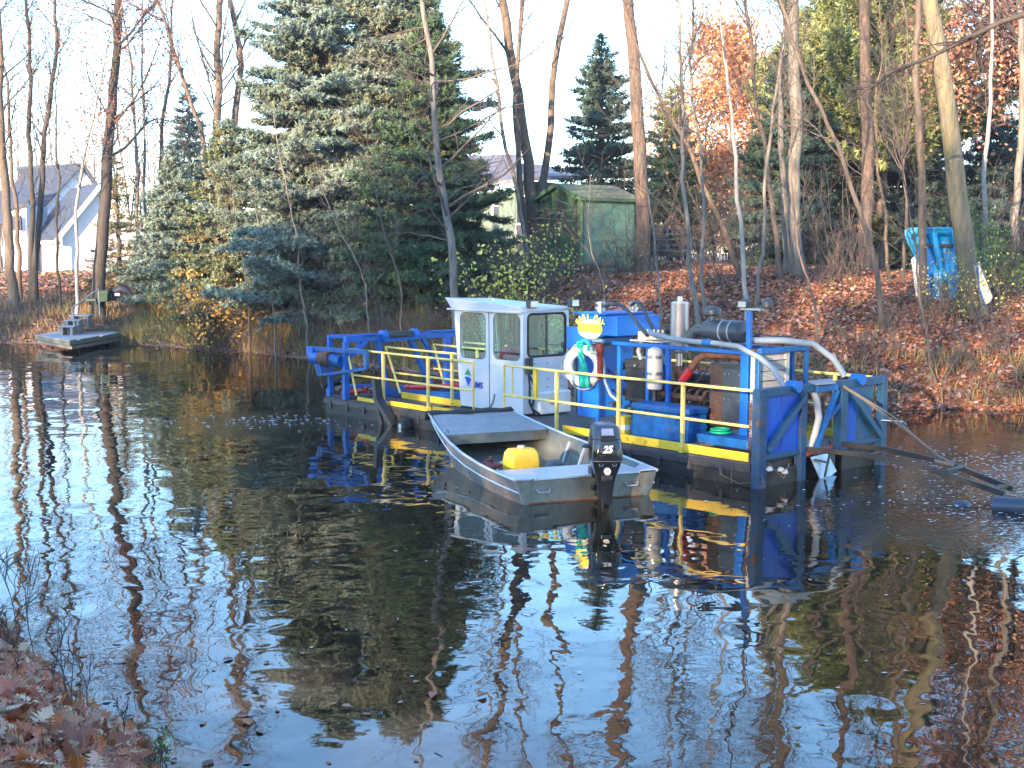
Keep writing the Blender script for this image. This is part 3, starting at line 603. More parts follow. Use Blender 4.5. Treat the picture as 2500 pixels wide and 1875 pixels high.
    for i, ch in enumerate('EAST BAY'):
        if ch == ' ': continue
        an = math.radians(152-(i)*17.7); c = (.925, 4.38-.33*math.cos(an), 2.035+.215*math.sin(an))
        t = an-math.pi/2; up = Vector((0, -math.sin(-t)*.0, 0)); upv = Vector((0, -math.cos(an)*.8, math.sin(an))).normalized(); rt_ = Vector((0, -1, 0)); rt_ = (rt_-upv*rt_.dot(upv)).normalized()
        text('emblem_letter', ch, .15, M['letter'], tk, frame_mtx(c, rt_, upv), .002, .006)

    # ---- engine frame
    fr = MB()
    for y in (3.69, 3.03, 2.59): fr.box((.93, y-.035, .38), (1.0, y+.035, 1.78))
    fr.box((.91, .93, .38), (1.02, 1.08, 1.79)); fr.box((.93, 4.17, .36), (.99, 4.24, 1.3))
    fr.box((.925, .90, 1.79), (1.005, 3.85, 1.85)); fr.box((.925, 3.2, .36), (1.005, 4.25, .44))
    fr.each('engine_frame', M['blue'], DR, bevel=.006)
    fb = MB()
    for y in (3.69, 1.0): fb.box((2.05, y-.035, .38), (2.12, y+.035, 1.82))
    fb.box((2.05, .7, 1.79), (2.12, 3.85, 1.85)).box((.93, .70, 1.82), (2.12, .78, 1.90)).box((2.06, .71, .4), (2.13, .77, 1.8)).box((.90, .72, .4), (.94, .78, 1.8))
    fb.each('engine_frame', M['blue_worn'], DR, bevel=.006)
    # shroud / louvred radiator at the right end
    lv = MB().box((.86, .80, .5), (1.62, .84, 1.80)).build('radiator', M['concrete'], DR)
    for i in range(22):
        z = 1.26+i*.021; MB().box((.88, .775, z), (1.60, .797, z+.012)).build('fin', M['hose_w'], lv)
    MB().box((.84, .76, 1.24), (.87, .80, 1.82)).box((1.61, .76, 1.24), (1.70, .80, 1.82)).each('radiator_edge', M['hose_w'], lv)
    m = MB()
    for z in (1.40, 1.55, 1.70): m.tube([(.86, .765, z), (1.72, .765, z)], .006, 5)
    m.each('guard_wire', M['black'], lv)
    # ribbed cooler with cover plate (near side, right)
    rc = MB().box((1.03, 1.10, .62), (1.30, 1.78, 1.62)).build('oil_cooler', M['engine'], DR, bevel=.01)
    for i in range(30):
        z = .66+i*.031; MB().box((1.012, 1.50, z), (1.03, 1.76, z+.012)).build('fin', M['rust'], rc)
    pl = MB().box((.995, 1.09, .66), (1.02, 1.50, 1.55)).build('cover_plate', M['dgrey'], rc, bevel=.006)
    m = MB()
    for z in (.72, 1.08, 1.47):
        for y in (1.16, 1.36, 1.44): m.cyl((.99, y, z), (.982, y, z), .014, 8)
    m.each('bolt', M['steel'], pl)
    # small radiator left
    r2 = MB().box((1.05, 3.08, .93), (1.2, 3.62, 1.42)).box((1.03, 3.06, 1.42), (1.22, 3.64, 1.56)).box((1.03, 3.06, .86), (1.22, 3.64, .93)).build('engine_radiator', M['engine'], DR, bevel=.01)
    for i in range(22):
        y = 3.10+i*.0235; MB().box((1.040, y, .95), (1.05, y+.008, 1.41)).build('fin', M['dgrey'], r2)
    MB().tube([(1.12, 3.35, 1.56), (1.10, 3.40, 1.7), (1.2, 3.42, 1.85)], .035, 10).build('radiator_hose', M['hose_w'], DR, smooth=True)
    # engine block: sump, head, manifold, pulleys, pipes
    eb = MB().box((1.25, 1.85, .48), (1.85, 2.95, .95)).box((1.32, 1.9, .95), (1.78, 2.9, 1.25)).box((1.38, 1.95, 1.25), (1.72, 2.85, 1.38)).build('engine_block', M['engine'], DR, bevel=.03)
    m = MB()
    for k in range(6): y = 2.0+k*.155; m.tube([(1.32, y, 1.15), (1.18, y, 1.12), (1.12, y, 1.02)], .03, 8)
    m.tube([(1.10, 1.95, 1.02), (1.10, 2.85, 1.02)], .05, 10)
    m.build('manifold', M['rust'], eb, smooth=True)
    m = MB()
    for (y, z, r) in ((2.15, .75, .14), (2.5, .62, .09), (2.62, .9, .11), (3.4, .6, .16), (2.0, .98, .07)): m.cyl((1.22, y, z), (1.12, y, z), r, 18)
    m.each('pulley', M['engine'], eb, smooth=True)
    m = MB()
    rr = random.Random(3)
    for k in range(26):
        p = Vector((rr.uniform(1.0, 1.3), rr.uniform(1.7, 4.0), rr.uniform(.45, 1.5))); pts = [p]
        for j in range(4): p = p+Vector((rr.uniform(-.05, .08), rr.uniform(-.18, .18), rr.uniform(-.22, .15))); pts.append(p)
        m.tube(pts, rr.choice((.01, .014, .02)), 6)
    tag(m.build('engine_hose', M['rubber'], DR, smooth=True), kind='stuff')
    m = MB()
    for k in range(30):
        p = Vector((rr.uniform(1.1, 1.7), rr.uniform(1.7, 4.1), rr.uniform(.4, 1.35))); s = Vector((rr.uniform(.03, .12), rr.uniform(.04, .14), rr.uniform(.04, .14)))
        m.box(p-s/2, p+s/2)
    tag(m.build('engine_fitting', M['engine'], DR, bevel=.008), kind='stuff')
    m = MB()
    for k in range(14):
        p = Vector((rr.uniform(1.0, 1.1), rr.uniform(1.75, 4.1), rr.uniform(.45, 1.5))); m.cyl(p, p+Vector((-.04, 0, 0)), rr.uniform(.012, .03), 10)
    tag(m.build('fitting_nut', M['steel'], DR, smooth=True), kind='stuff')
    MB().tube([(1.15, .98, 1.73), (1.15, 1.5, 1.74), (1.15, 1.95, 1.73), (1.12, 2.1, 1.66), (1.08, 2.28, 1.42), (1.06, 2.4, 1.24)], .06, 12).build('charge_pipe', M['rust'], DR, smooth=True)
    MB().tube([(1.09, 2.22, 1.48), (1.06, 2.38, 1.27)], .075, 14).build('red_sleeve', M['red'], DR, smooth=True)
    # exhaust stack
    ex = MB().lathe((1.25, 2.62, 1.70), [(.05, -.25), (.05, 0), (.14, .03), (.148, .06), (.148, .80), (.15, .81), (.15, .83), (.10, .845), (.045, .85), (.045, .92), (.03, .93)], 28).build('exhaust_stack', M['stack'], DR, smooth=True)
    MB().lathe((1.25, 2.62, 1.78), [(.152, 0), (.152, .02)], 28).build('stack_band', M['steel'], ex, smooth=True)
    MB().tube([(1.25, 2.62, 1.5), (1.26, 2.6, 1.3), (1.35, 2.5, 1.1)], .06, 12).build('exhaust_pipe', M['rust'], DR, smooth=True)
    # cream canister
    cn = MB().lathe((.87, 2.80, 1.13), [(.05, -.02), (.115, 0), (.125, .03), (.125, .60), (.11, .65), (.05, .68)], 26).build('canister', M['cream'], DR, smooth=True)
    for z in (1.36, 1.63): MB().lathe((.87, 2.80, z), [(.129, 0), (.129, .05)], 26).each('clamp_band', M['steel'], cn, smooth=True)
    MB().lathe((.87, 2.80, .88), [(.05, 0), (.06, .05), (.045, .12), (.055, .25)], 14).build('canister_base', M['engine'], cn, smooth=True)
    # air cleaner and pre-cleaner
    ac = MB().lathe((1.25, 1.28, 2.11), [(.13, 0), (.168, .03), (.172, .08), (.172, .72), (.155, .76), (.10, .77), (.10, .79)], 30, 'y').build('air_cleaner', M['dgrey'], DR, smooth=True)
    for y in (1.48, 1.66): MB().lathe((1.25, y, 2.11), [(.178, 0), (.178, .03)], 30, 'y').box((1.16, y, 1.85), (1.34, y+.03, 1.98)).each('bracket_band', M['hose'], ac, smooth=True)
    MB().tube([(1.22, 2.05, 2.10), (1.2, 2.22, 2.09), (1.18, 2.29, 2.0), (1.18, 2.30, 1.86)], .095, 16).build('intake_elbow', M['dgrey'], DR, smooth=True)
    MB().lathe((1.25, 1.93, 2.25), [(.07, 0), (.07, .09), (.135, .11), (.14, .16), (.13, .20), (.08, .23), (.02, .24)], 24).build('precleaner', M['dgrey'], DR, smooth=True)
    MB().tube([(1.3, 1.28, 2.08), (1.5, .95, 2.03), (1.7, .72, 2.02)], .04, 10).tube([(1.35, 2.2, 2.03), (1.35, 3.0, 2.05)], .04, 10).each('crank_pipe', M['rubber'], DR, smooth=True)
    # mast with lamps
    ms = MB().box((.93, .93, 1.86), (1.0, 1.0, 2.47)).build('lamp_mast', M['blue'], DR, bevel=.006)
    MB().box((.90, .72, 2.47), (1.03, 1.10, 2.50)).build('mast_arm', M['hose'], ms)
    for (y, x, k) in ((1.02, .93, 0), (.68, 1.02, 1)):
        l = MB().lathe((x, y, 2.50), [(.03, 0), (.085, .02), (.09, .10), (.06, .13), (.01, .14)], 18).build('work_lamp', M['dgrey'], ms, smooth=True)
        if k == 0: MB().box((x-.092, y-.07, 2.515), (x-.075, y+.07, 2.60)).build('lamp_glass', M['steel'], l)
    # manifold valve block
    vb = MB().box((1.15, 3.28, 1.88), (1.35, 3.46, 2.03)).box((1.12, 3.02, 1.90), (1.35, 3.26, 2.01)).box((1.1, 2.9, 1.86), (1.4, 3.6, 1.885)).build('valve_block', M['cream'], DR, bevel=.008)
    m = MB()
    for y in (3.4, 3.3, 3.15, 3.05, 2.95): m.cyl((1.22, y, 2.0), (1.22, y, 2.07), .035, 12)
    m.each('valve_cap', M['steel'], vb, smooth=True)
    # hoses
    MB().tube([(1.25, 4.35, 2.42), (1.2, 4.2, 2.46), (1.2, 3.95, 2.46), (1.15, 3.72, 2.38), (1.12, 3.5, 2.22), (1.1, 3.28, 2.04), (1.05, 3.15, 1.98)], .032, 10).build('hose', M['dgrey'], DR, smooth=True)
    MB().tube([(1.55, 4.0, 2.44), (1.5, 3.85, 2.5), (1.45, 3.68, 2.48), (1.4, 3.5, 2.28), (1.35, 3.3, 2.08), (1.3, 3.15, 1.96)], .032, 10).build('hose', M['dgrey'], DR, smooth=True)
    big = MB().tube([(.95, 3.0, 2.04), (.82, 2.75, 2.01), (.8, 2.3, 1.965), (.8, 1.9, 1.95), (.8, 1.49, 1.95), (.78, 1.01, 1.925), (.76, .59, 1.78), (.74, .33, 1.63), (.72, .13, 1.42), (.72, .05, 1.30)], .042, 12).build('hose', M['hose'], DR, smooth=True)
    MB().tube([(.8, 1.72, 1.95), (.8, 1.56, 1.95)], .06, 12).build('hose_clamp', M['blue_worn'], big, smooth=True)
    MB().tube([(1.1, 1.05, 2.0), (1.45, .7, 2.0), (1.85, .45, 1.95), (2.1, .25, 1.72), (2.2, .1, 1.45)], .05, 12).build('hose', M['hose'], DR, smooth=True)
    MB().tube([(1.28, .05, 1.38), (1.36, .0, 1.15), (1.40, -.02, .9), (1.34, .0, .65), (1.26, .05, .42)], .05, 12).build('hose', M['hose_w'], DR, smooth=True)
    MB().tube([(.92, 4.12, 1.62), (.9, 4.02, 1.42), (.88, 3.95, 1.15), (.86, 3.8, .95), (.9, 3.6, .82)], .028, 10).build('hose', M['hose'], DR, smooth=True)
    # red fire nozzle / pump by the life ring
    pm = MB().lathe((.82, 4.02, 1.20), [(.03, 0), (.045, .02), (.05, .45), (.07, .47), (.07, .60), (.03, .62)], 16).build('red_filter', M['red_old'], DR, smooth=True)
    MB().box((.78, 4.05, 1.62), (.9, 4.22, 1.74)).cyl((.8, 3.92, 1.84), (.8, 4.16, 1.84), .045, 12).build('pump_head', M['steel'], pm, bevel=.01)
    MB().box((.80, 3.9, 1.76), (1.0, 4.2, 1.80)).build('pump_plate', M['black'], pm)
    # shallow blue drip tray right of the tool box
    MB().box((.55, .62, .42), (.95, 1.62, .56)).build('drip_tray', M['blue_worn'], DR, bevel=.01)
    MB().torus((.75, 1.3, .60), .16, .018, (0, 0, 1)).torus((.76, 1.32, .635), .14, .018, (0, 0, 1)).build('coiled_hose', M['green_pl'], DR, smooth=True)

    # ---- right end: panelled frame
    def P2(nm, a, b, w, h=None, m='teal', par=DR, bev=.005): return MB().beam(a, b, w, h).build(nm, M[m], par, bevel=bev)
    P2('corner_post', (.03, .0, -.3), (.03, .0, 1.40), .17, .14, 'rusty')
    P2('corner_post', (3.07, .0, -.3), (3.07, .0, 1.40), .13, .12, 'teal')
    P2('frame_post', (.99, .0, -.3), (.99, .0, 1.34), .13, .12, 'rusty')
    P2('frame_post', (1.98, .0, .30), (1.98, .0, 1.30), .17, .14, 'teal')
    tb = P2('top_beam', (-.06, -.0, 1.355), (3.14, .0, 1.355), .10, .12, 'teal')
    for x in (.80, 2.40): MB().cyl((x, -.1, 1.40), (x, .1, 1.40), .085, 20).build('beam_boss', M['blue'], tb, smooth=True)
    MB().prism([(1.12, -.16, 1.405), (1.58, -.18, 1.405), (1.85, .1, 1.42), (1.3, .12, 1.42)], (0, 0, .02)).build('cover_plate', M['hose'], tb)
    MB().box((1.25, -.09, 1.28), (1.78, .08, 1.38)).build('sheave_box', M['blue_worn'], tb, bevel=.01)
    P2('bottom_beam', (.1, .0, .43), (.93, .0, .43), .08, .07); P2('bottom_beam', (2.06, .0, .43), (3.02, .0, .43), .08, .07)
    for a, b, mm in ((.115, .50, 'panel_blue'), (.515, .925, 'panel_blue'), (2.065, 2.38, 'panel_blue'), (2.395, 2.80, 'teal')):
        MB().box((a, -.012, .46), (b, .008, 1.30)).build('panel', M[mm], DR, bevel=.004)
    P2('diagonal_brace', (.13, -.06, .52), (1.00, -.06, 1.26), .075, .09)
    P2('diagonal_brace', (2.10, -.06, 1.26), (2.98, -.06, .46), .075, .09)
    P2('inner_brace', (1.80, -.05, 1.28), (1.32, -.03, .45), .08, .06, 'blue_worn'); P2('inner_brace', (2.0, -.03, 1.1), (1.55, .0, .8), .06, .06, 'blue_worn')
    P2('stern_rod', (1.66, .1, .5), (1.66, .1, 1.2), .04, .04, 'rust')
    MB().box((1.06, .3, 1.12), (1.8, .6, 1.28)).build('winch_drum', M['rust'], DR, bevel=.03)
    MB().box((1.06, .6, .62), (1.92, .66, .98)).build('blue_tank', M['blue_worn'], DR, bevel=.02)
    MB().box((1.05, .35, .42), (1.90, .37, .52)).box((1.55, .34, .45), (1.93, .36, .62)).each('yellow_plate', M['yellow'], DR)
    m = MB()
    for k in range(14): m.box((1.08+k*.058, -.02, .345), (1.10+k*.058, .33, .365))
    for k in range(6): m.box((1.06, k*.06, .348), (1.92, k*.06+.012, .362))
    m.each('grating', M['steel'], DR)
    MB().cyl((1.08, -.06, .385), (1.78, .02, .40), .035, 10).build('pivot_bar', M['red_old'], DR, smooth=True)
    fn = MB().prism([(1.12, -.08, .34), (1.62, -.02, .34), (1.86, -.02, .04), (1.38, -.10, -.08)], (0, -.02, 0)).build('thruster_fin', M['silver'], DR, bevel=.004)
    MB().beam((1.18, -.13, .30), (1.50, -.14, .22), .03, .03).beam((1.52, -.14, .34), (1.40, -.15, .02), .025, .03).each('fin_rib', M['dgrey'], fn)
    MB().box((1.05, .04, -.3), (1.92, .06, .33)).build('well_plate', M['black'], DR)
    for c in ((.15, -.1, .27), (.38, -.12, .24), (.46, -.13, .20)):
        MB().lathe((c[0], c[1], c[2]), [(.02, -.03), (.05, -.02), (.055, .0), (.03, .035), (.01, .04)], 10).build('float_knob', M['hose_w'], DR, smooth=True)
    MB().box((-.12, -.09, .9), (-.05, -.05, .96)).cyl((-.02, .12, .95), (-.02, .12, 1.2), .015, 8).each('spud_pin', M['rust'], DR)
    # chain beside the corner post
    m = MB()
    for k in range(16):
        z = .55+k*.045; m.torus((-.03, .12, z), .02, .007, (1, 0, 0) if k % 2 else (0, 1, 0), 10, 5)
    tag(m.build('chain', M['rust'], DR, smooth=True), kind='stuff')
    # draw frame that reaches to the right, down to the floating pipe
    for (a, b) in (([(1.10, .06, .45), (1.30, -.8, .45), (1.52, -1.7, .36), (1.78, -2.75, .10)], 0), ([(1.92, .15, .45), (2.0, -.8, .45), (2.08, -1.7, .36), (2.2, -2.65, .10)], 1)):
        pts = [Vector(p) for p in a]; m = MB()
        for i in range(3): m.beam(pts[i], pts[i+1], .05, .075)
        m.build('draw_beam', M['hull'], DR, bevel=.004)
    P2('cross_bar', (1.60, -2.0, .33), (2.11, -1.95, .33), .05, .05, 'dgrey'); P2('cross_bar', (1.30, -.8, .42), (2.0, -.8, .42), .04, .04, 'rust'); P2('cross_bar', (1.76, -2.6, .13), (2.18, -2.55, .13), .12, .05, 'rust')
    MB().tube([(1.95, -.05, 1.32), (2.0, -.4, 1.14), (2.0, -1.2, .72), (1.9, -1.7, .47), (1.85, -1.95, .40)], .016, 8).tube([(1.95, -.05, 1.34), (1.98, -.9, .95), (2.02, -1.55, .48)], .012, 6).tube([(1.7, -1.75, .43), (1.85, -1.95, .38), (1.95, -1.9, .43)], .03, 8).each('tow_rope', M['rope'], DR, smooth=True)
    MB().tube([(2.99, -.05, .72), (3.2, -.3, .70), (3.15, -.4, .66)], .02, 8).build('shackle', M['steel'], DR, smooth=True)
    MB().tube([(-.03, -.02, .36), (.02, -.1, .10), (-.03, .3, .03), (-.05, .62, .12), (-.02, .7, .3)], .007, 5).tube([(.12, -.1, .36), (.45, -.12, .1), (.6, -.1, .3)], .007, 5).tube([(-.05, .42, .02), (-.05, .42, .36)], .006, 5).each('loose_line', M['rope'], DR)

    # ---- left end: gantry, ladder hoist, cylinders, spud arm
    def bb(nm, a, b, w, h=None, m='blue'): return MB().beam(a, b, w, h).build(nm, M[m], DR, bevel=.006)
    gy = 10.6
    bb('gantry_beam', (-.02, gy, 1.575), (2.95, gy, 1.575), .12, .13, 'blue')
    bb('gantry_leg', (.0, gy, 1.52), (.0, gy+.02, .33), .11); bb('gantry_leg', (.80, gy, 1.53), (1.02, gy-.02, .33), .10)
    bb('gantry_leg', (1.62, gy, 1.53), (2.25, gy+.02, .36), .11); bb('gantry_leg', (1.95, gy, 1.53), (2.35, gy-.02, .9), .09); bb('gantry_leg', (2.62, gy, 1.53), (2.62, gy, .36), .14)
    bb('gantry_brace', (.52, gy, 1.55), (.02, gy+.02, 1.15), .12, .10)
    bb('gantry_brace', (.05, gy, .60), (.95, gy, .56), .07); bb('gantry_brace', (2.30, gy, 1.05), (2.85, gy, 1.20), .16, .12)
    MB().prism([(.42, gy-.12, 1.645), (.75, gy-.12, 1.645), (.9, gy+.12, 1.655), (.2, gy+.12, 1.655)], (0, 0, .012)).prism([(2.2, gy-.12, 1.645), (2.9, gy-.12, 1.645), (2.9, gy+.12, 1.655), (2.1, gy+.12, 1.655)], (0, 0, .012)).each('gantry_gusset', M['blue'], DR)
    wn = MB().cyl((.98, gy-.02, 1.60), (1.66, gy-.02, 1.60), .10, 18).build('hoist_winch', M['engine'], DR, smooth=True)
    for x in (.86, 1.66): MB().lathe((x, gy-.02, 1.60), [(.10, 0), (.135, .01), (.135, .12), (.10, .14)], 18, 'x').build('winch_flange', M['blue'], wn, smooth=True)
    MB().beam((.85, gy-.15, 1.52), (1.95, gy-.15, 1.55), .05, .07).build('winch_base', M['blue_worn'], wn)
    # the tilted rectangular guard frame in front of the gantry, with the motor block
    l0, l1, l2, l3 = Vector((-.1, 11.72, 1.33)), Vector((-.1, 9.70, 1.37)), Vector((-.1, 9.70, 1.04)), Vector((-.1, 11.45, .78))
    ga = MB().beam(l0, l1, .08, .09).build('guard_frame', M['blue_worn'], DR, bevel=.006)
    MB().beam(l1+Vector((0, 0, .03)), l2, .08, .10).beam(l2, l3, .07, .06).beam(l3, l0, .08, .09).build('guard_frame_side', M['blue_worn'], ga, bevel=.006)
    bb('guard_strut', (-.1, 10.62, 1.34), (.0, 10.62, 1.34), .08); bb('guard_strut', (-.1, 11.5, .8), (.1, 11.4, .8), .06)
    bb('end_post', (.10, 11.35, .33), (.10, 11.35, 1.62), .10, .08); bb('end_post', (.10, 11.35, 1.60), (.55, gy+.1, 1.60), .10, .08)
    mt = MB().cyl((-.08, 11.72, 1.14), (-.08, 11.40, 1.15), .14, 18).box((-.18, 11.60, 1.18), (.0, 11.86, 1.37)).build('drive_motor', M['blue'], DR, bevel=.01)
    MB().cyl((-.08, 11.38, 1.15), (-.08, 11.0, 1.17), .155, 18).build('motor_coupling', M['rust'], mt, smooth=True)
    MB().cyl((-.06, 11.0, 1.15), (-.04, 10.66, 1.12), .13, 16).build('motor_housing', M['blue_worn'], mt, smooth=True)
    MB().beam((-.08, 11.45, 1.1), (-.08, 11.32, .78), .14, .10).build('motor_leg', M['blue_worn'], mt)
    bb('ladder_strut', (.62, 11.2, .95), (.35, 11.3, .60), .06, .09, 'hose')
    MB().tube([(-.02, 11.5, .55), (.3, 11.4, .62), (.6, 11.3, .70), (.75, 11.2, .86)], [.06, .09, .08, .05], 10).build('tarp_bundle', M['engine'], DR, smooth=True)
    MB().tube([(.30, 11.45, .46), (.42, 11.45, .54), (.6, 11.35, .5), (.85, 11.0, .42)], .05, 10).build('pale_bundle', M['cream'], DR, smooth=True)
    bb('side_bracket', (.10, 11.42, .30), (.10, 11.42, .62), .08, .10)
    for (a, b, x) in (((.4, 11.3, .38), (.4, 10.15, .57), 0), ((1.6, 10.66, .47), (1.6, 8.3, .70), 1)):
        a = Vector(a); b = Vector(b); c = MB().cyl(a, a.lerp(b, .8), .055, 14).build('hydraulic_cylinder', M['red'], DR, smooth=True)
        MB().cyl(a.lerp(b, .8), b, .025, 10).build('cylinder_rod', M['steel'], c, smooth=True)
        MB().cyl(a.lerp(b, .72), a.lerp(b, .80), .075, 14).cyl(a-(b-a)*.02, a+(b-a)*.04, .07, 14).build('cylinder_gland', M['red'], c, smooth=True)
    # digging ladder in the well
    bb('ladder_beam', (1.2, 8.2, .5), (1.2, 11.6, .35), .10, .16, 'blue_worn'); bb('ladder_beam', (1.95, 8.2, .5), (1.95, 11.6, .35), .10, .16, 'blue_worn')
    MB().cyl((1.1, 11.55, .25), (2.0, 11.55, .25), .2, 18).build('cutter_roller', M['rust'], DR, smooth=True)
    m = MB()
    for k in range(9): m.beam((1.15+.1*k, 8.5+.25*k, .38), (1.25+.1*k, 8.8+.25*k, .55), .03, .03)
    tag(m.build('ladder_hose', M['rubber'], DR), kind='stuff')
    # leaning spud arm and its roller
    arm = MB().beam((-.16, 9.28, .86), (-.16, 9.2, .48), .12, .16, up=(1, 0, 0)).beam((-.16, 9.24, .52), (-.16, 8.66, -.02), .10, .18, up=(1, 0, 0)).beam((-.16, 9.3, .5), (-.16, 8.95, -.3), .08, .07, up=(1, 0, 0)).build('spud_arm', M['black'], DR, bevel=.008)
    MB().lathe((-.24, 8.36, .04), [(.05, 0), (.13, .01), (.14, .05), (.14, .16), (.12, .20)], 20, 'x').build('spud_roller', M['rubber'], arm, smooth=True)
    MB().lathe((-.25, 8.36, .04), [(.05, 0), (.05, .02)], 12, 'x').cyl((-.23, 8.72, .06), (-.25, 8.72, .06), .02, 8).build('roller_hub', M['steel'], arm, smooth=True)
    # worn marks on the kick plate
    mk = MB(); rr = random.Random(11); strokes = []
    def st(y, z, pts):
        for a, b in zip(pts[:-1], pts[1:]): mk.beam((.036, y-a[0]*.01, z+a[1]*.01), (.036, y-b[0]*.01, z+b[1]*.01), .003, .009, up=(1, 0, 0))
    st(3.55, .40, [(0, 0), (.5, 5)]); st(3.47, .38, [(0, 4), (0, 0), (3, 0), (4, 5), (4, 1), (6, 0), (9, 2)]); st(3.33, .38, [(0, 3), (3, 3), (5, 1)]); st(3.12, .40, [(0, 0), (4, 0)])
    st(2.86, .38, [(3, 6), (0, 1), (5, 1), (2, 3)]); st(2.62, .40, [(3, 3), (0, 4), (1, 2), (3, 3), (3, -2)]); st(2.5, .36, [(2, 2), (0, 0), (3, -1)]); st(2.22, .36, [(0, 0), (0, 7), (4, 7), (4, 4), (0, 3)])
    tag(mk.build('worn_marking', M['ink'], DR), kind='stuff')
    # leaves lying on deck are built further down
dparts()

def local(obj, p): return obj.matrix_world @ Vector(p)
bpy.context.view_layer.update()
def place(name, label, cat, parent_obj, loc, rz=0, group=None):
    w = parent_obj.matrix_world @ Vector(loc); o = empty(name, w, parent_obj.rotation_euler.z+rz); return tag(o, label, cat, group)
# tool box
t = place('storage_box', 'faded blue lidded storage box on deck behind the yellow rail', 'storage box', DR, (.44, 1.69, .405))
MB().box((0, 0, 0), (.44, 1.2, .42)).build('box_body', M['blue_worn'], t, bevel=.02)
MB().box((-.02, -.02, .425), (.46, 1.22, .53)).build('box_lid', M['blue_worn'], t, bevel=.03)
MB().box((-.008, -.008, .20), (.448, 1.208, .225)).build('box_band', M['blue'], t, bevel=.005)
for y in (.25, .95): MB().box((-.03, y-.04, .34), (-.009, y+.04, .43)).build('box_latch', M['blue'], t, bevel=.005)
# yellow pail
t = place('pail', 'yellow pail with a white band standing beside the blue storage box', 'pail', DR, (.42, 3.06, .405))
MB().lathe((0, 0, 0), [(.115, 0), (.118, .02), (.125, .27), (.132, .275), (.132, .30), (.02, .305)], 24).build('pail_body', M['yellow'], t, smooth=True)
MB().lathe((0, 0, .08), [(.1235, 0), (.1265, .08)], 24).build('pail_label', M['whiteb'], t, smooth=True)
# life ring
t = place('life_ring', 'white life ring hanging on the blue tank support beside the red filter', 'life ring', DR, (.80, 4.40, 1.40), math.radians(26))
MB().torus((0, 0, 0), .275, .085, (1, 0, 0), 44, 16).build('ring', M['whiteb'], t, smooth=True)
m = MB()
for k in range(4):
    a0 = math.pi/4+k*math.pi/2; pts = [(-.02, (.345+.06*math.sin((a-a0)*2*1))*math.cos(a), (.345+.06*math.sin((a-a0)*2))*math.sin(a)) for a in np.linspace(a0, a0+math.pi/2, 9)]
    m.tube(pts, .009, 6)
m.build('grab_line', M['hose_w'], t, smooth=True)
# green cloth
t = place('green_cloth', 'bright green netting draped through the white life ring', 'cloth', DR, (.70, 4.30, 1.40))
m = MB(); rr = random.Random(5); rows = 10; cols = 6; vv = []; ff = []
for i in range(rows):
    for j in range(cols):
        z = .42-i*.085; w = .045+.006*i if i > 2 else .045
        vv.append((.0+.02*math.sin(j*2.1+i), (j/(cols-1)-.5)*w*2.4+.10-.015*i+.02*math.sin(i*.9), z+.01*math.sin(j*3)))
for i in range(rows-1):
    for j in range(cols-1): a = i*cols+j; ff.append((a, a+1, a+cols+1, a+cols))
m.add(vv, ff); c = m.build('cloth', M['net'], t, smooth=True); sm = c.modifiers.new('thick', 'SOLIDIFY'); sm.thickness = .02
MB().tube([(0, .12, .40), (.02, -.02, .45), (.02, -.12, .40), (0, -.10, .28)], .03, 8).build('cloth_knot', M['net'], t, smooth=True)

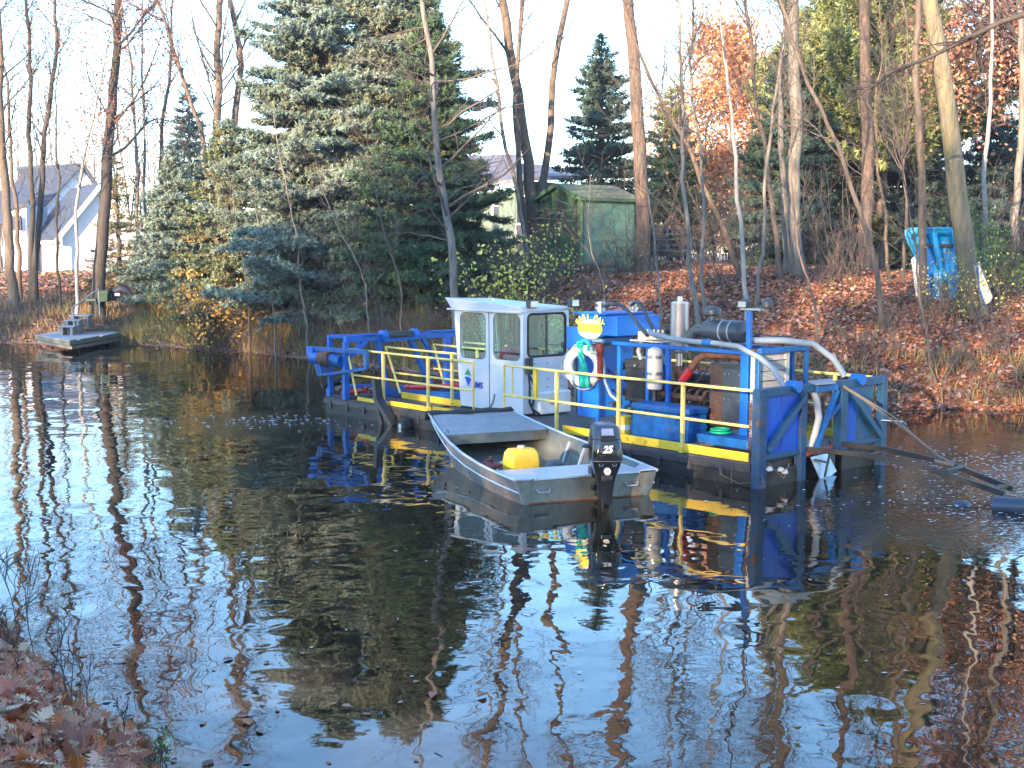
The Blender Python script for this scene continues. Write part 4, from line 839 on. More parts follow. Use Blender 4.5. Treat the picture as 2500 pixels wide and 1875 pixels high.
# operator in the cab: one continuous seated figure
def person():
    r = place('person', 'person in maroon shirt and grey cap seated inside the cab, facing left', 'person', DR, (1.24, 6.72, .93))
    J = {'pel': (0, 0, .08, .15), 'bel': (0, .02, .28, .145), 'che': (0, .06, .50, .155), 'nk0': (0, .10, .64, .08), 'nk': (0, .13, .70, .055),
         'sl': (-.17, .09, .58, .095), 'el': (-.23, .22, .36, .05), 'wl': (-.14, .44, .38, .034), 'sr': (.17, .09, .58, .095), 'er': (.23, .22, .36, .05), 'wr': (.14, .44, .38, .034),
         'hl': (-.10, .08, .06, .10), 'kl': (-.12, .46, .08, .07), 'al': (-.12, .50, -.34, .045), 'tl': (-.12, .66, -.40, .04), 'hr': (.10, .08, .06, .10), 'kr': (.12, .46, .08, .07), 'ar': (.12, .50, -.34, .045), 'tr': (.12, .66, -.40, .04)}
    E_ = [('pel', 'bel'), ('bel', 'che'), ('che', 'nk0'), ('nk0', 'nk'), ('che', 'sl'), ('sl', 'el'), ('el', 'wl'), ('che', 'sr'), ('sr', 'er'), ('er', 'wr'), ('pel', 'hl'), ('hl', 'kl'), ('kl', 'al'), ('al', 'tl'), ('pel', 'hr'), ('hr', 'kr'), ('kr', 'ar'), ('ar', 'tr')]
    ks = list(J); me = bpy.data.meshes.new('body'); me.from_pydata([J[k][:3] for k in ks], [(ks.index(a), ks.index(b)) for a, b in E_], []); me.materials.append(M['shirt'])
    o = bpy.data.objects.new('body', me); COL.objects.link(o); o.parent = r
    sk = o.modifiers.new('skin', 'SKIN'); 
    for i, k in enumerate(ks): me.skin_vertices[0].data[i].radius = (J[k][3], J[k][3]); me.skin_vertices[0].data[i].use_root = (k == 'pel')
    ss = o.modifiers.new('sub', 'SUBSURF'); ss.levels = ss.render_levels = 2
    # head
    hd = MB(); c = Vector((0, .17, .83)); v = []; f = []; n, mm = 20, 14
    for i in range(mm+1):
        th = math.pi*i/mm
        for j in range(n):
            ph = 2*math.pi*j/n; x = math.sin(th)*math.sin(ph); y = math.sin(th)*math.cos(ph); z = math.cos(th)
            rx, ry, rz = .076, .098, .118
            jaw = 1-.22*max(0, -z); yy = y*ry*jaw+(.012 if z < 0 and y > 0 else 0); nose = .026*math.exp(-((z+.08)/.16)**2-(ph if ph < math.pi else ph-2*math.pi)**2/.05)
            v.append((c.x+x*rx*jaw, c.y+yy+nose, c.z+z*rz))
    for i in range(mm):
        for j in range(n): f.append((i*n+j, i*n+(j+1) % n, (i+1)*n+(j+1) % n, (i+1)*n+j))
    hd.add(v, f)
    hd.lathe((c.x-.078, c.y-.005, c.z-.02), [(.012, -.01), (.028, 0), (.02, .012)], 10, 'x').lathe((c.x+.072, c.y-.005, c.z-.02), [(.02, -.01), (.028, 0), (.012, .012)], 10, 'x')
    h = hd.build('head', M['skin'], o, smooth=True)
    for s in (-1, 1):
        MB().lathe((c.x+.028*s, c.y+.092, c.z+.005), [(.002, -.008), (.011, 0), (.002, .006)], 10, 'y').build('eye', M['ink'], r, smooth=True)
    MB().box((c.x-.022, c.y+.094, c.z-.058), (c.x+.022, c.y+.1, c.z-.052)).build('mouth', M['red_old'], r)
    MB().lathe((c.x, c.y-.01, c.z-.03), [(.079, 0), (.088, .04), (.085, .07)], 18).build('hair', M['hair'], r, smooth=True)
    cp = MB().lathe((c.x, c.y, c.z+.035), [(.094, 0), (.098, .03), (.09, .07), (.06, .10), (.01, .11)], 20).build('cap', M['cap'], r, smooth=True)
    MB().prism([(c.x-.07, c.y+.06, c.z+.035), (c.x-.05, c.y+.16, c.z+.02), (c.x+.05, c.y+.16, c.z+.02), (c.x+.07, c.y+.06, c.z+.035)], (0, 0, .012)).build('cap_brim', M['cap'], r)
    # hands on the levers
    for s in (-1, 1):
        hm = MB(); w = Vector((.14*s, .44, .38)); hm.tube([w, w+Vector((0, .05, -.005)), w+Vector((0, .085, -.01))], [.03, .042, .036], 10)
        for k in range(4):
            b = w+Vector(((k-1.5)*.018, .085, -.01)); ln = (.06, .068, .064, .05)[k]
            hm.tube([b, b+Vector((0, ln*.5, -.006)), b+Vector((0, ln*.75, -.03)), b+Vector((0, ln*.6, -.05))], [.0095, .009, .008, .007], 6)
        hm.tube([w+Vector((-.03*s, .03, 0)), w+Vector((-.05*s, .06, -.01)), w+Vector((-.04*s, .09, -.02))], [.012, .011, .009], 6)
        hm.build('hand', M['skin'], r, smooth=True)
person()
# ------------------------------------------------------------------ aluminium work boat
BO = empty('work_boat', (1.02, 16.66, 0), math.radians(22.5))
tag(BO, 'open flat-bottomed aluminium boat tied alongside the dredge with a black outboard', 'boat')
ST = [0., .5, 1.2, 2.0, 2.8, 3.5, 4.1, 4.55]                     # stations from the stern to the bow
GW = [1.06, 1.09, 1.10, 1.06, .98, .88, .79, .71]                # gunwale half width
CW = [.90, .92, .92, .89, .82, .73, .64, .58]                    # chine half width
GZ = [.335, .345, .365, .40, .455, .53, .61, .68]
BZ = [-.10, -.10, -.10, -.09, -.05, .08, .27, .42]
def boat():
    n = len(ST)
    def sec(i, off): # off: inward offset
        return [(-GW[i]+off, ST[i], GZ[i]), (-CW[i]+off, ST[i], BZ[i]+off), (CW[i]-off, ST[i], BZ[i]+off), (GW[i]-off, ST[i], GZ[i])]
    for side in (0, 1):   # each side plate on its own
        v = []; f = []
        for i in range(n):
            o_, i_ = sec(i, 0), sec(i, .02)
            a, b = (0, 1) if side == 0 else (3, 2)
            md = tuple((o_[a][k]*.52+o_[b][k]*.48)+((-.018 if side == 0 else .018) if k == 0 else 0) for k in range(3)); mdi = tuple((i_[a][k]*.52+i_[b][k]*.48)+((-.018 if side == 0 else .018) if k == 0 else 0) for k in range(3))
            v += [o_[a], md, o_[b], i_[b], mdi, i_[a]]
        for i in range(n-1):
            for k in range(6): f.append((i*6+k, i*6+(k+1) % 6, (i+1)*6+(k+1) % 6, (i+1)*6+k))
        f += [tuple(range(6)), tuple((n-1)*6+k for k in range(6))]
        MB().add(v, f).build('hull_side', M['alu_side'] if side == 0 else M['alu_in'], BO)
        s = -1 if side == 0 else 1
        MB().tube([(s*(GW[i]+.005), ST[i], GZ[i]+.005) for i in range(n)], .022, 8).build('gunwale', M['alu_l'], BO, smooth=True)
        MB().tube([(s*((GW[i]*.62+CW[i]*.38)+.022), ST[i], GZ[i]*.62+BZ[i]*.38) for i in range(n)], .012, 6).each('rub_rail', M['alu_l'], BO, smooth=True)
        m = MB()
        for y in (1.35, 1.75, 2.15, 2.6):
            m.beam((s*(np.interp(y, ST, GW)-.045), y, np.interp(y, ST, GZ)-.06), (s*(np.interp(y, ST, CW)-.035), y, np.interp(y, ST, BZ)+.03), .04, .035, up=(0, 1, 0))
        m.each('rib', M['alu_l'], BO, bevel=.006)
    v = []; f = []
    for i in range(n): v += [sec(i, 0)[1], sec(i, 0)[2], sec(i, .02)[2], sec(i, .02)[1]]
    for i in range(n-1):
        for k in range(4): f.append((i*4+k, i*4+(k+1) % 4, (i+1)*4+(k+1) % 4, (i+1)*4+k))
    f += [(0, 1, 2, 3), tuple((n-1)*4+k for k in (0, 1, 2, 3))]
    MB().add(v, f).build('hull_bottom', M['alu_in'], BO)
    # transom, slightly cut down in the middle
    t = MB().prism([(-.90, 0, -.11), (.90, 0, -.11), (1.055, 0, .325), (.8, 0, .315), (-.8, 0, .315), (-1.055, 0, .325)], (0, .05, 0)).build('transom', M['alu'], BO, bevel=.006)
    MB().box((-.80, -.015, .318), (.80, .07, .345)).build('transom_cap', M['alu_l'], t, bevel=.005)
    for s in (-1, 1):
        MB().prism([(s*1.07, -.02, .345), (s*.72, -.02, .345), (s*.72, .06, .345), (s*1.03, .42, .352), (s*1.10, .42, .352)], (0, 0, .012)).build('corner_plate', M['alu_l'], t)
        MB().tube([(s*.66-.10, -.01, .20), (s*.66-.08, -.05, .16), (s*.66+.08, -.05, .16), (s*.66+.10, -.01, .20)], .010, 8).build('handle', M['alu_l'], t, smooth=True)
    MB().box((-.86, -.004, -.06), (.86, -.001, .02)).build('stained_strip', M['rust'], t)
    MB().box((-.99, .14, .27), (.99, 1.02, .30)).box((-.95, 1.0, .0), (.95, 1.02, .27)).build('stern_seat', M['alu_l'], BO, bevel=.006)
    MB().box((-.93, .10, .06), (.93, .16, .27)).build('seat_support', M['alu_in'], BO)
    # bow deck
    y0 = 3.28; w0 = np.interp(y0, ST, GW)-.03; z0 = np.interp(y0, ST, GZ)-.03; w1 = GW[-1]-.02; z1 = GZ[-1]-.0
    dk = MB().prism([(-w0, y0, z0), (w0, y0, z0), (w1, 4.55, z1), (-w1, 4.55, z1)], (0, 0, .018)).build('bow_deck', M['alu_deck'], BO, bevel=.004)
    MB().prism([(-w0+.0, y0, z0-.14), (w0, y0, z0-.14), (w0, y0, z0+.018), (-w0, y0, z0+.018)], (0, -.015, 0)).build('deck_lip', M['alu'], dk, bevel=.003)
    MB().prism([(-.58, 4.55, BZ[-1]), (.58, 4.55, BZ[-1]), (.71, 4.55, GZ[-1]), (-.71, 4.55, GZ[-1])], (0, -.02, 0)).build('bow_plate', M['alu'], BO)
    # rubber flap along the bow
    m = MB(); vv = []; ff = []; xs_ = np.linspace(-.76, .74, 16)
    for i, x in enumerate(xs_):
        wob = .012*math.sin(i*1.3); vv += [(x, 4.36+.05*math.sin(i*.6)*(x < 0), z1+.002+wob*.3), (x, 4.50, z1+.035+wob), (x, 4.60, z1+.02+wob), (x, 4.61, z1-.12)]
    for i in range(15):
        for k in range(3): a = i*4+k; ff.append((a, a+1, a+5, a+4))
    m.add(vv, ff); fl = m.build('rubber_flap', M['rubber'], BO, smooth=True); fl.modifiers.new('t', 'SOLIDIFY').thickness = .012
    MB().box((-w0-.0, y0-.01, z0-.2), (-w0+.03, y0+.02, z0)).box((w0-.03, y0-.02, z0-.2), (w0+.0, y0+.01, z0+.02)).each('rusty_bracket', M['rust'], BO)
    MB().torus((-w0+.06, y0+.1, z0+.05), .035, .01, (0, 1, .3), 14, 6).build('cleat_ring', M['steel'], BO, smooth=True)
    MB().tube([(.35, 4.5, z1+.03), (.45, 4.62, .78), (.52, 4.72, .86), (.60, 4.9, .9)], .018, 8).build('mooring_rope', M['rope'], BO, smooth=True)
    # ---- outboard
    ox, oy = .20, -.22
    def loft(secs, name, m, par, bev=0, K=5):
        """secs: (z, halfwidth, y0, y1, radius)"""
        mb = MB(); v = []; f = []; N = 4*(K+1)
        for (z, hw, ya, yb_, r_) in secs:
            for cx, cy, a0 in [(-hw+r_, ya+r_, math.pi), (hw-r_, ya+r_, 1.5*math.pi), (hw-r_, yb_-r_, 0), (-hw+r_, yb_-r_, .5*math.pi)]:
                for j in range(K+1): a = a0+j/K*math.pi/2; v.append((ox+cx+r_*math.cos(a), cy+r_*math.sin(a), z))
        for i in range(len(secs)-1):
            for k in range(N): f.append((i*N+k, i*N+(k+1) % N, (i+1)*N+(k+1) % N, (i+1)*N+k))
        f += [tuple(range(N))[::-1], tuple((len(secs)-1)*N+k for k in range(N))]
        return mb.add(v, f).build(name, m, par, smooth=True)
    ob = loft([(-.35, .035, -.36, -.10, .03), (-.02, .045, -.40, -.08, .04), (.0, .085, -.44, -.06, .06), (.20, .105, -.46, -.05, .07), (.36, .135, -.50, -.03, .08), (.50, .185, -.56, .02, .09), (.585, .205, -.60, .06, .10)], 'outboard_leg', M['ob_black'], BO)
    cw = loft([(.595, .212, -.62, .08, .10), (.66, .212, -.63, .09, .10), (.76, .205, -.62, .09, .11), (.86, .195, -.58, .08, .11)], 'outboard_cowl', M['ob_black'], BO)
    top = loft([(.865, .190, -.565, .08, .11), (.95, .185, -.53, .07, .11), (1.0, .172, -.49, .05, .11), (1.03, .14, -.44, .0, .11), (1.04, .08, -.36, -.1, .07)], 'cowl_top', M['ob_grey'], cw)
    loft([(.586, .216, -.615, .075, .10), (.594, .216, -.615, .075, .10)], 'cowl_seam', M['alu'], cw)
    MB().prism([(ox-.085, -.578, .915), (ox+.085, -.578, .915), (ox+.08, -.505, .995), (ox-.08, -.505, .995)], (0, -.006, .006)).build('badge_panel', M['ob_panel'], cw, bevel=.004)
    MB().box((ox-.095, -.615, .855), (ox+.095, -.56, .905)).build('air_slot', M['ink'], cw)
    text('lettering', 'EFI', .062, M['alu_l'], cw, frame_mtx((ox+.0, -.549, .962), (1, 0, 0), (0, .073, .08)), .002, .001)
    text('power_number', '25', .125, M['whiteb'], cw, frame_mtx((ox-.01, -.634, .742), (1, 0, 0), (0, 0, 1)), .002, .006, .25)
    MB().lathe((ox, -.575, .455), [(.045, .03), (.045, -.005), (.02, -.008)], 24, 'y').build('round_badge', M['whiteb'], ob, smooth=True)
    MB().beam((ox-.03, -.586, .45), (ox+.03, -.586, .47), .004, .008).beam((ox-.03, -.586, .465), (ox+.02, -.586, .452), .004, .006).build('badge_mark', M['dgrey'], ob)
    MB().box((ox-.075, -.56, .33), (ox+.075, -.525, .40)).build('leg_plate', M['black'], ob, bevel=.01)
    for s in (-1, 1): MB().tube([(ox+s*.09-.025, -.60, .555), (ox+s*.09-.02, -.615, .53), (ox+s*.09+.02, -.615, .53), (ox+s*.09+.025, -.60, .555)], .005, 6).build('latch', M['steel'], cw, smooth=True)
    MB().box((ox-.10, -.10, .05), (ox+.10, .09, .40)).box((ox-.15, -.02, .3), (ox-.10, .1, .46)).build('clamp_bracket', M['ob_black'], BO, bevel=.015)
    MB().cyl((ox-.14, -.10, .22), (ox-.14, -.02, .14), .03, 10).build('tilt_ram', M['dgrey'], BO, smooth=True)
    MB().tube([(ox-.19, -.2, .72), (ox-.25, -.2, .74), (ox-.30, -.18, .73)], [.02, .03, .02], 8).build('tiller_grip', M['ob_grey'], BO, smooth=True)
    MB().prism([(ox-.045, -.42, -.01), (ox+.045, -.42, -.01), (ox+.03, -.5, .035), (ox-.03, -.5, .035)], (0, .02, .0)).build('trim_tab', M['steel'], ob)
boat()
RM = Matrix.Translation((.20, -.05, 0)) @ Matrix.Rotation(-math.radians(19), 4, 'Z') @ Matrix.Translation((-.20, .05, 0)) @ Matrix.Translation((.20, -.25, .0)) @ Matrix.Diagonal((.97, .9, 1.03, 1)) @ Matrix.Translation((-.20, .25, 0))
def turn(o):
    o.data.transform(RM)
    for c_ in o.children: turn(c_)
for o in list(BO.children):
    if o.name.split('.')[0] in ('outboard_leg', 'outboard_cowl', 'tiller_grip', 'tilt_ram'): turn(o)
bpy.context.view_layer.update()
# jug on the floor of the boat
t = place('fuel_jug', 'yellow plastic jug standing in the open boat in front of the stern seat', 'jug', BO, (-.36, 1.45, .02), math.radians(4)); t.scale = (1.08, 1.08, 1.1)
def jug():
    secs = [(0, .20, .13, .03), (.03, .22, .15, .05), (.30, .22, .15, .05), (.40, .205, .14, .06), (.45, .17, .11, .06), (.46, .10, .06, .05)]; K = 5; v = []; f = []; N = 4*(K+1)
    for z, hx, hy, r_ in secs:
        for cx, cy, a0 in [(-hx+r_, -hy+r_, math.pi), (hx-r_, -hy+r_, 1.5*math.pi), (hx-r_, hy-r_, 0), (-hx+r_, hy-r_, .5*math.pi)]:
            for j in range(K+1): a = a0+j/K*math.pi/2; v.append((cx+r_*math.cos(a), cy+r_*math.sin(a), z))
    for i in range(len(secs)-1):
        for k in range(N): f.append((i*N+k, i*N+(k+1) % N, (i+1)*N+(k+1) % N, (i+1)*N+k))
    f += [tuple(range(N))[::-1], tuple((len(secs)-1)*N+k for k in range(N))]
    MB().add(v, f).build('jug_body', M['jug'], t, smooth=True)
jug()
MB().cyl((.0, 0, .455), (.0, 0, .49), .05, 16).build('jug_cap', M['cream'], t, smooth=True)
MB().prism([(-.10, -.153, .08), (.10, -.153, .08), (.10, -.153, .26), (-.10, -.153, .26)], (0, -.004, 0)).build('raised_panel', M['yellow'], t, bevel=.002)
t = place('red_jerrycan', 'scuffed red fuel can lying among tangled gear in the boat left of the yellow jug', 'fuel can', BO, (-.66, 1.95, .10), .5)
MB().box((-.17, -.13, -.05), (.17, .13, .14)).build('can_body', M['red_old'], t, bevel=.04); MB().tube([(-.1, 0, .14), (-.08, 0, .19), (.06, 0, .19), (.08, 0, .14)], .018, 8).build('can_handle', M['red_old'], t, smooth=True)
MB().cyl((.12, .08, .13), (.17, .12, .20), .025, 10).build('spout', M['rust'], t, smooth=True)
t = place('gear_pile', 'heap of ropes, chain and pale rags on the boat floor left of the yellow jug', 'gear', BO, (-.62, 1.75, .02))
m = MB(); rr = random.Random(2)
for k in range(9):
    c = Vector((rr.uniform(-.25, .25), rr.uniform(-.3, .5), rr.uniform(.03, .14))); pts = []
    for j in range(14): a = j*.7; pts.append(c+Vector((math.cos(a)*(.10+.01*k), math.sin(a)*(.10+.02*k), rr.uniform(-.03, .04)+.02*math.sin(a))))
    m.tube(pts, .014, 6)
tag(m.build('rope_coil', M['rope'], t, smooth=True), kind='stuff')
m = MB()
for k in range(10):
    c = Vector((rr.uniform(-.3, .3), rr.uniform(-.3, .5), rr.uniform(.05, .16))); s = rr.uniform(.05, .12)
    m.add([c+Vector((-s, -s*.6, 0)), c+Vector((s, -s*.4, .03)), c+Vector((s*.7, s, .05)), c+Vector((-s*.6, s*.7, .01))], [(0, 1, 2, 3)])
m.each('rag', M['cream'], t)
t = place('anchor_rod', 'rusty iron bar lying across the boat floor right of the yellow jug', 'iron bar', BO, (.30, 1.6, .05))
MB().beam((-.35, -.05, 0), (.1, .1, .05), .05, .05).beam((.1, .1, .05), (.42, .05, .12), .04, .03).box((.08, .0, .0), (.2, .14, .07)).build('bar', M['rust'], t, bevel=.008)
t = place('green_bottle', 'green plastic bottle lying in the boat right behind the yellow jug', 'bottle', BO, (.02, 1.75, .06), .8)
MB().tube([(-.12, 0, 0), (.08, 0, 0), (.12, 0, 0), (.16, 0, 0)], [.05, .05, .02, .02], 14).build('bottle', M['green_pl'], t, smooth=True)
t = place('clear_sack', 'grey plastic sack of debris lying in the boat against its right side', 'sack', BO, (.50, 2.2, .0))
MB().tube([(-.18, -.1, .02), (-.05, 0, .07), (.1, .06, .08), (.2, .12, .03)], [.05, .11, .10, .03], 12).build('sack', M['alu_in'], t, smooth=True)

# floating discharge pipe, right edge
t = empty('discharge_pipe', (6.22, 16.12, .03), 0); tag(t, 'black floating discharge pipe running off to the right from the rusty draw beams', 'pipe')
MB().cyl((.08, -.05, .0), (.42, -.28, .02), .135, 24).build('pipe_section', M['ob_grey'], t, smooth=True)
MB().cyl((.47, -.30, .0), (2.6, -1.15, -.02), .15, 24).build('pipe_section', M['ob_grey'], t, smooth=True)
MB().cyl((.42, -.26, .02), (.47, -.30, .0), .17, 24).build('coupling', M['rust'], t, smooth=True)
t = empty('marker_float', (5.98, 16.35, -.03)); tag(t, 'half sunk dark float touching the left end of the black floating pipe', 'float')
MB().lathe((0, 0, 0), [(.02, -.12), (.12, -.08), (.14, 0), (.10, .06), (.03, .08)], 16).build('float', M['ob_grey'], t, smooth=True)

# ------------------------------------------------------------------ bank structures
def fixed(name, label, cat, kind=None, x=0, y=0, z=0, rz=0): return tag(empty(name, (x, y, z), rz), label, cat, None, kind)
# white house, far left
def quadp(mb, a, b, c, d, th):
    mb.prism([a, b, c, d], th); return mb
def house():
    A = D(147, 671, 84); Bp = D(350, 669, 88); B0 = D(85, 678, 92)         # near corner, right corner, left corner
    r = empty('white_house', (A.x, A.y, A.z)); tag(r, 'white gabled house with dark roofs behind the trees at the far left', 'house')
    zb = A.z; U = (Vector((Bp.x, Bp.y, 0))-Vector((A.x, A.y, 0))); Lw = U.length; U.normalize(); Bk = Vector((B0.x-A.x, B0.y-A.y, 0)); Lb = max(Bk.length, 6.5); Bk.normalize()
    o = Vector((0, 0, 0)); ev = D(147, 577, 84).z-zb; ap = D(249, 455, 86).z-zb
    g = [o+Vector((0, 0, -1)), U*Lw+Vector((0, 0, -1)), U*Lw+Vector((0, 0, ev)), U*Lw/2+Vector((0, 0, ap)), o+Vector((0, 0, ev))]
    MB().prism(g, Bk*.2).build('gable_wall', M['siding_p'], r)
    MB().prism([o+Vector((0, 0, -1)), Bk*Lb+Vector((0, 0, -1)), Bk*Lb+Vector((0, 0, ev)), o+Vector((0, 0, ev))], U*.2).build('side_wall', M['siding_w'], r)
    MB().prism([U*Lw+Vector((0, 0, -1)), U*Lw+Bk*Lb+Vector((0, 0, -1)), U*Lw+Bk*Lb+Vector((0, 0, ev)), U*Lw+Vector((0, 0, ev))], -U*.2).build('side_wall', M['siding_w'], r)
    e = Vector((0, 0, ev)); apx = U*Lw/2+Vector((0, 0, ap+.12)); ov = (e-apx).normalized()*.5; f0 = -Bk*.35
    rf = MB().prism([e+ov+f0+Vector((0, 0, .12)), apx+f0, apx+Bk*(Lb+.4), e+ov+Bk*(Lb+.4)+Vector((0, 0, .12))], (0, 0, .15)).build('roof', M['roof_d'], r)
    e2 = U*Lw+Vector((0, 0, ev)); ov2 = (e2-apx).normalized()*.5
    MB().prism([apx+f0, e2+ov2+f0+Vector((0, 0, .12)), e2+ov2+Bk*(Lb+.4)+Vector((0, 0, .12)), apx+Bk*(Lb+.4)], (0, 0, .15)).build('roof', M['roof_d'], r)
    MB().beam(e+ov+f0*1.1, apx+f0*1.1+Vector((0, 0, -.05)), .06, .28).beam(apx+f0*1.1+Vector((0, 0, -.05)), e2+ov2+f0*1.1, .06, .28).beam(e+ov+f0, e+ov+Bk*(Lb+.4), .12, .22).each('fascia', M['siding_w'], rf)
    MB().box((-.3, -.3, -1.2), (.2, .2, .25)).prism([o+Vector((0, 0, -1))-Bk*.06, U*Lw+Vector((0, 0, -1))-Bk*.06, U*Lw+Vector((0, 0, .25))-Bk*.06, Vector((0, 0, .25))-Bk*.06], Bk*.05).build('foundation', M['concrete'], r)
    MB().box((.2, -.35, .2), (.32, -.22, ev)).each('downpipe', M['siding_w'], r)
    # tall block behind
    a = D(85, 678, 96)-r.location; b = D(290, 670, 100)-r.location; u = Vector((b.x-a.x, b.y-a.y, 0)); w = u.length; u.normalize(); bk = Vector((-u.y*.9-.55, u.x*.9, 0)).normalized()*1.0
    a = Vector((a.x, a.y, 0)); ez = D(60, 560, 96).z-zb; az = D(200, 407, 98).z-zb; ez = D(90, 530, 96).z-zb
    MB().prism([a+Vector((0, 0, -1)), a+u*w+Vector((0, 0, -1)), a+u*w+Vector((0, 0, ez)), a+u*w*.58+Vector((0, 0, az)), a+Vector((0, 0, ez))], bk*.3).build('tall_gable', M['siding_w'], r)
    e = a+Vector((0, 0, ez)); ax = a+u*w*.58+Vector((0, 0, az+.1)); far = Vector((-12, 6, 0)); dl = D(100, 442, 97)-r.location
    MB().prism([e+(e-ax).normalized()*.6-bk*.4, ax-bk*.4, ax+Vector((-5.5, 4, 0)), e+Vector((-5.5, 4, 0))+(e-ax).normalized()*.6], (0, 0, .2)).build('tall_roof', M['roof_d'], r)
    e2 = a+u*w+Vector((0, 0, ez)); MB().prism([ax-bk*.4, e2-bk*.4, e2+bk*8, ax+bk*8], (0, 0, .2)).build('tall_roof', M['roof_d'], r)
    # left wing: white wall, dark roof
    p0 = D(8, 678, 90)-r.location; p1 = D(64, 678, 88)-r.location; t0 = D(8, 515, 90)-r.location; t1 = D(64, 500, 88)-r.location
    lw = MB().prism([p0+Vector((0, 0, -1)), p1+Vector((0, 0, -1)), t1, t0], (0, 4, 0)).build('left_wall', M['siding_w'], r)
    q0 = D(0, 475, 96)-r.location; q1 = D(66, 455, 94)-r.location
    MB().prism([t0+Vector((-.6, -.4, -.1)), t1+Vector((.3, -.4, -.1)), q1, q0], (0, 0, .2)).build('left_roof', M['roof_d'], r)
    wd = D(40, 545, 87.6)-r.location
    MB().box((wd.x-.35, wd.y, wd.z-.5), (wd.x+.3, wd.y+.3, wd.z+.5)).build('window', M['roof_d'], r)
    MB().box((1.2, -.12, 0), (1.8, -.08, 0)) 
house()
# lawn strip in front of the house
a, b = D(60, 682, 80), D(185, 682, 80)
xs_ = np.linspace(a.x-2, b.x+1.5, 30); ys_ = np.linspace(76, 84, 12)
def patch(name, cx, cy, rx, ry, m, lift=.012, n=40, seed=0):
    """irregular patch hugging the ground"""
    r_ = np.random.default_rng(seed); ph = r_.uniform(0, 6, 4); v = [(cx, cy, gz(cx, cy)+lift)]; f = []; rings = 5
    for q in range(1, rings+1):
        for i in range(n):
            a_ = 2*math.pi*i/n; k = q/rings*(1+.14*math.sin(3*a_+ph[0])+.09*math.sin(5*a_+ph[1])+.05*math.sin(9*a_+ph[2])); x = cx+rx*k*math.cos(a_); y = cy+ry*k*math.sin(a_); v.append((x, y, gz(x, y)+lift))
    for i in range(n): f.append((0, 1+i, 1+(i+1) % n))
    for q in range(rings-1):
        for i in range(n): a0 = 1+q*n+i; b0 = 1+q*n+(i+1) % n; f.append((a0, a0+n, b0+n, b0))
    return MB().add(v, f).build(name, m, smooth=True)
M['lawn'] = mat('lawn', (.07, .13, .03), .8, var=.4, scale=1.5)
tag(patch('lawn', (a.x+b.x)/2, 78, 4.2, 5.5, M['lawn'], .08), kind='structure')

# grey-green house in the middle distance
def house2():
    Y = 66; b0 = D(1085, 640, Y); r = empty('grey_house', (b0.x, b0.y, gz(b0.x, b0.y))); tag(r, 'grey roofed green sided house half hidden behind the trees and the green shed', 'house')
    g = r.location; f = lambda px, py, yy: D(px, py, yy)-g
    z0 = f(1085, 660, Y).z
    def wall(nm, pa, pb, Ya, Yb, ytop, ybot, m): 
        a_, b_ = f(pa, ybot, Ya), f(pb, ybot, Yb); c_, d_ = f(pb, ytop, Yb), f(pa, ytop, Ya); c_.z = d_.z
        return MB().prism([a_, b_, c_, d_], (0, .25, 0)).build(nm, m, r)
    wall('front_wall', 1180, 1262, 64, 62, 470, 660, M['siding_g']); wall('upper_wall', 1262, 1420, 62, 66, 440, 660, M['siding_g']); wall('left_wall', 1085, 1185, 66, 64, 480, 660, M['siding_g'])
    rf = MB().prism([f(1075, 468, 63.5), f(1275, 445, 61.5), f(1262, 385, 68), f(1110, 390, 70)], (0, 0, .2)).build('roof', M['roof_g'], r)
    MB().prism([f(1255, 442, 61), f(1440, 438, 63), f(1330, 412, 69), f(1240, 405, 68)], (0, 0, .2)).build('roof', M['roof_g'], r)
    for (x0, y0, x1, y1, Yw) in ((1272, 432+14, 1292, 480, 61.9), (1256, 545, 1292, 590, 61.8), (1200, 500, 1222, 540, 63.2)):
        a_, b_ = f(x0, y1, Yw), f(x1, y0, Yw); w = MB().box((a_.x, a_.y-.1, a_.z), (b_.x, a_.y, b_.z)).build('window', M['siding_w'], r)
        MB().box((a_.x+.08, a_.y-.13, a_.z+.08), (b_.x-.08, a_.y-.11, b_.z-.08)).build('pane', M['roof_d'], w)
house2()
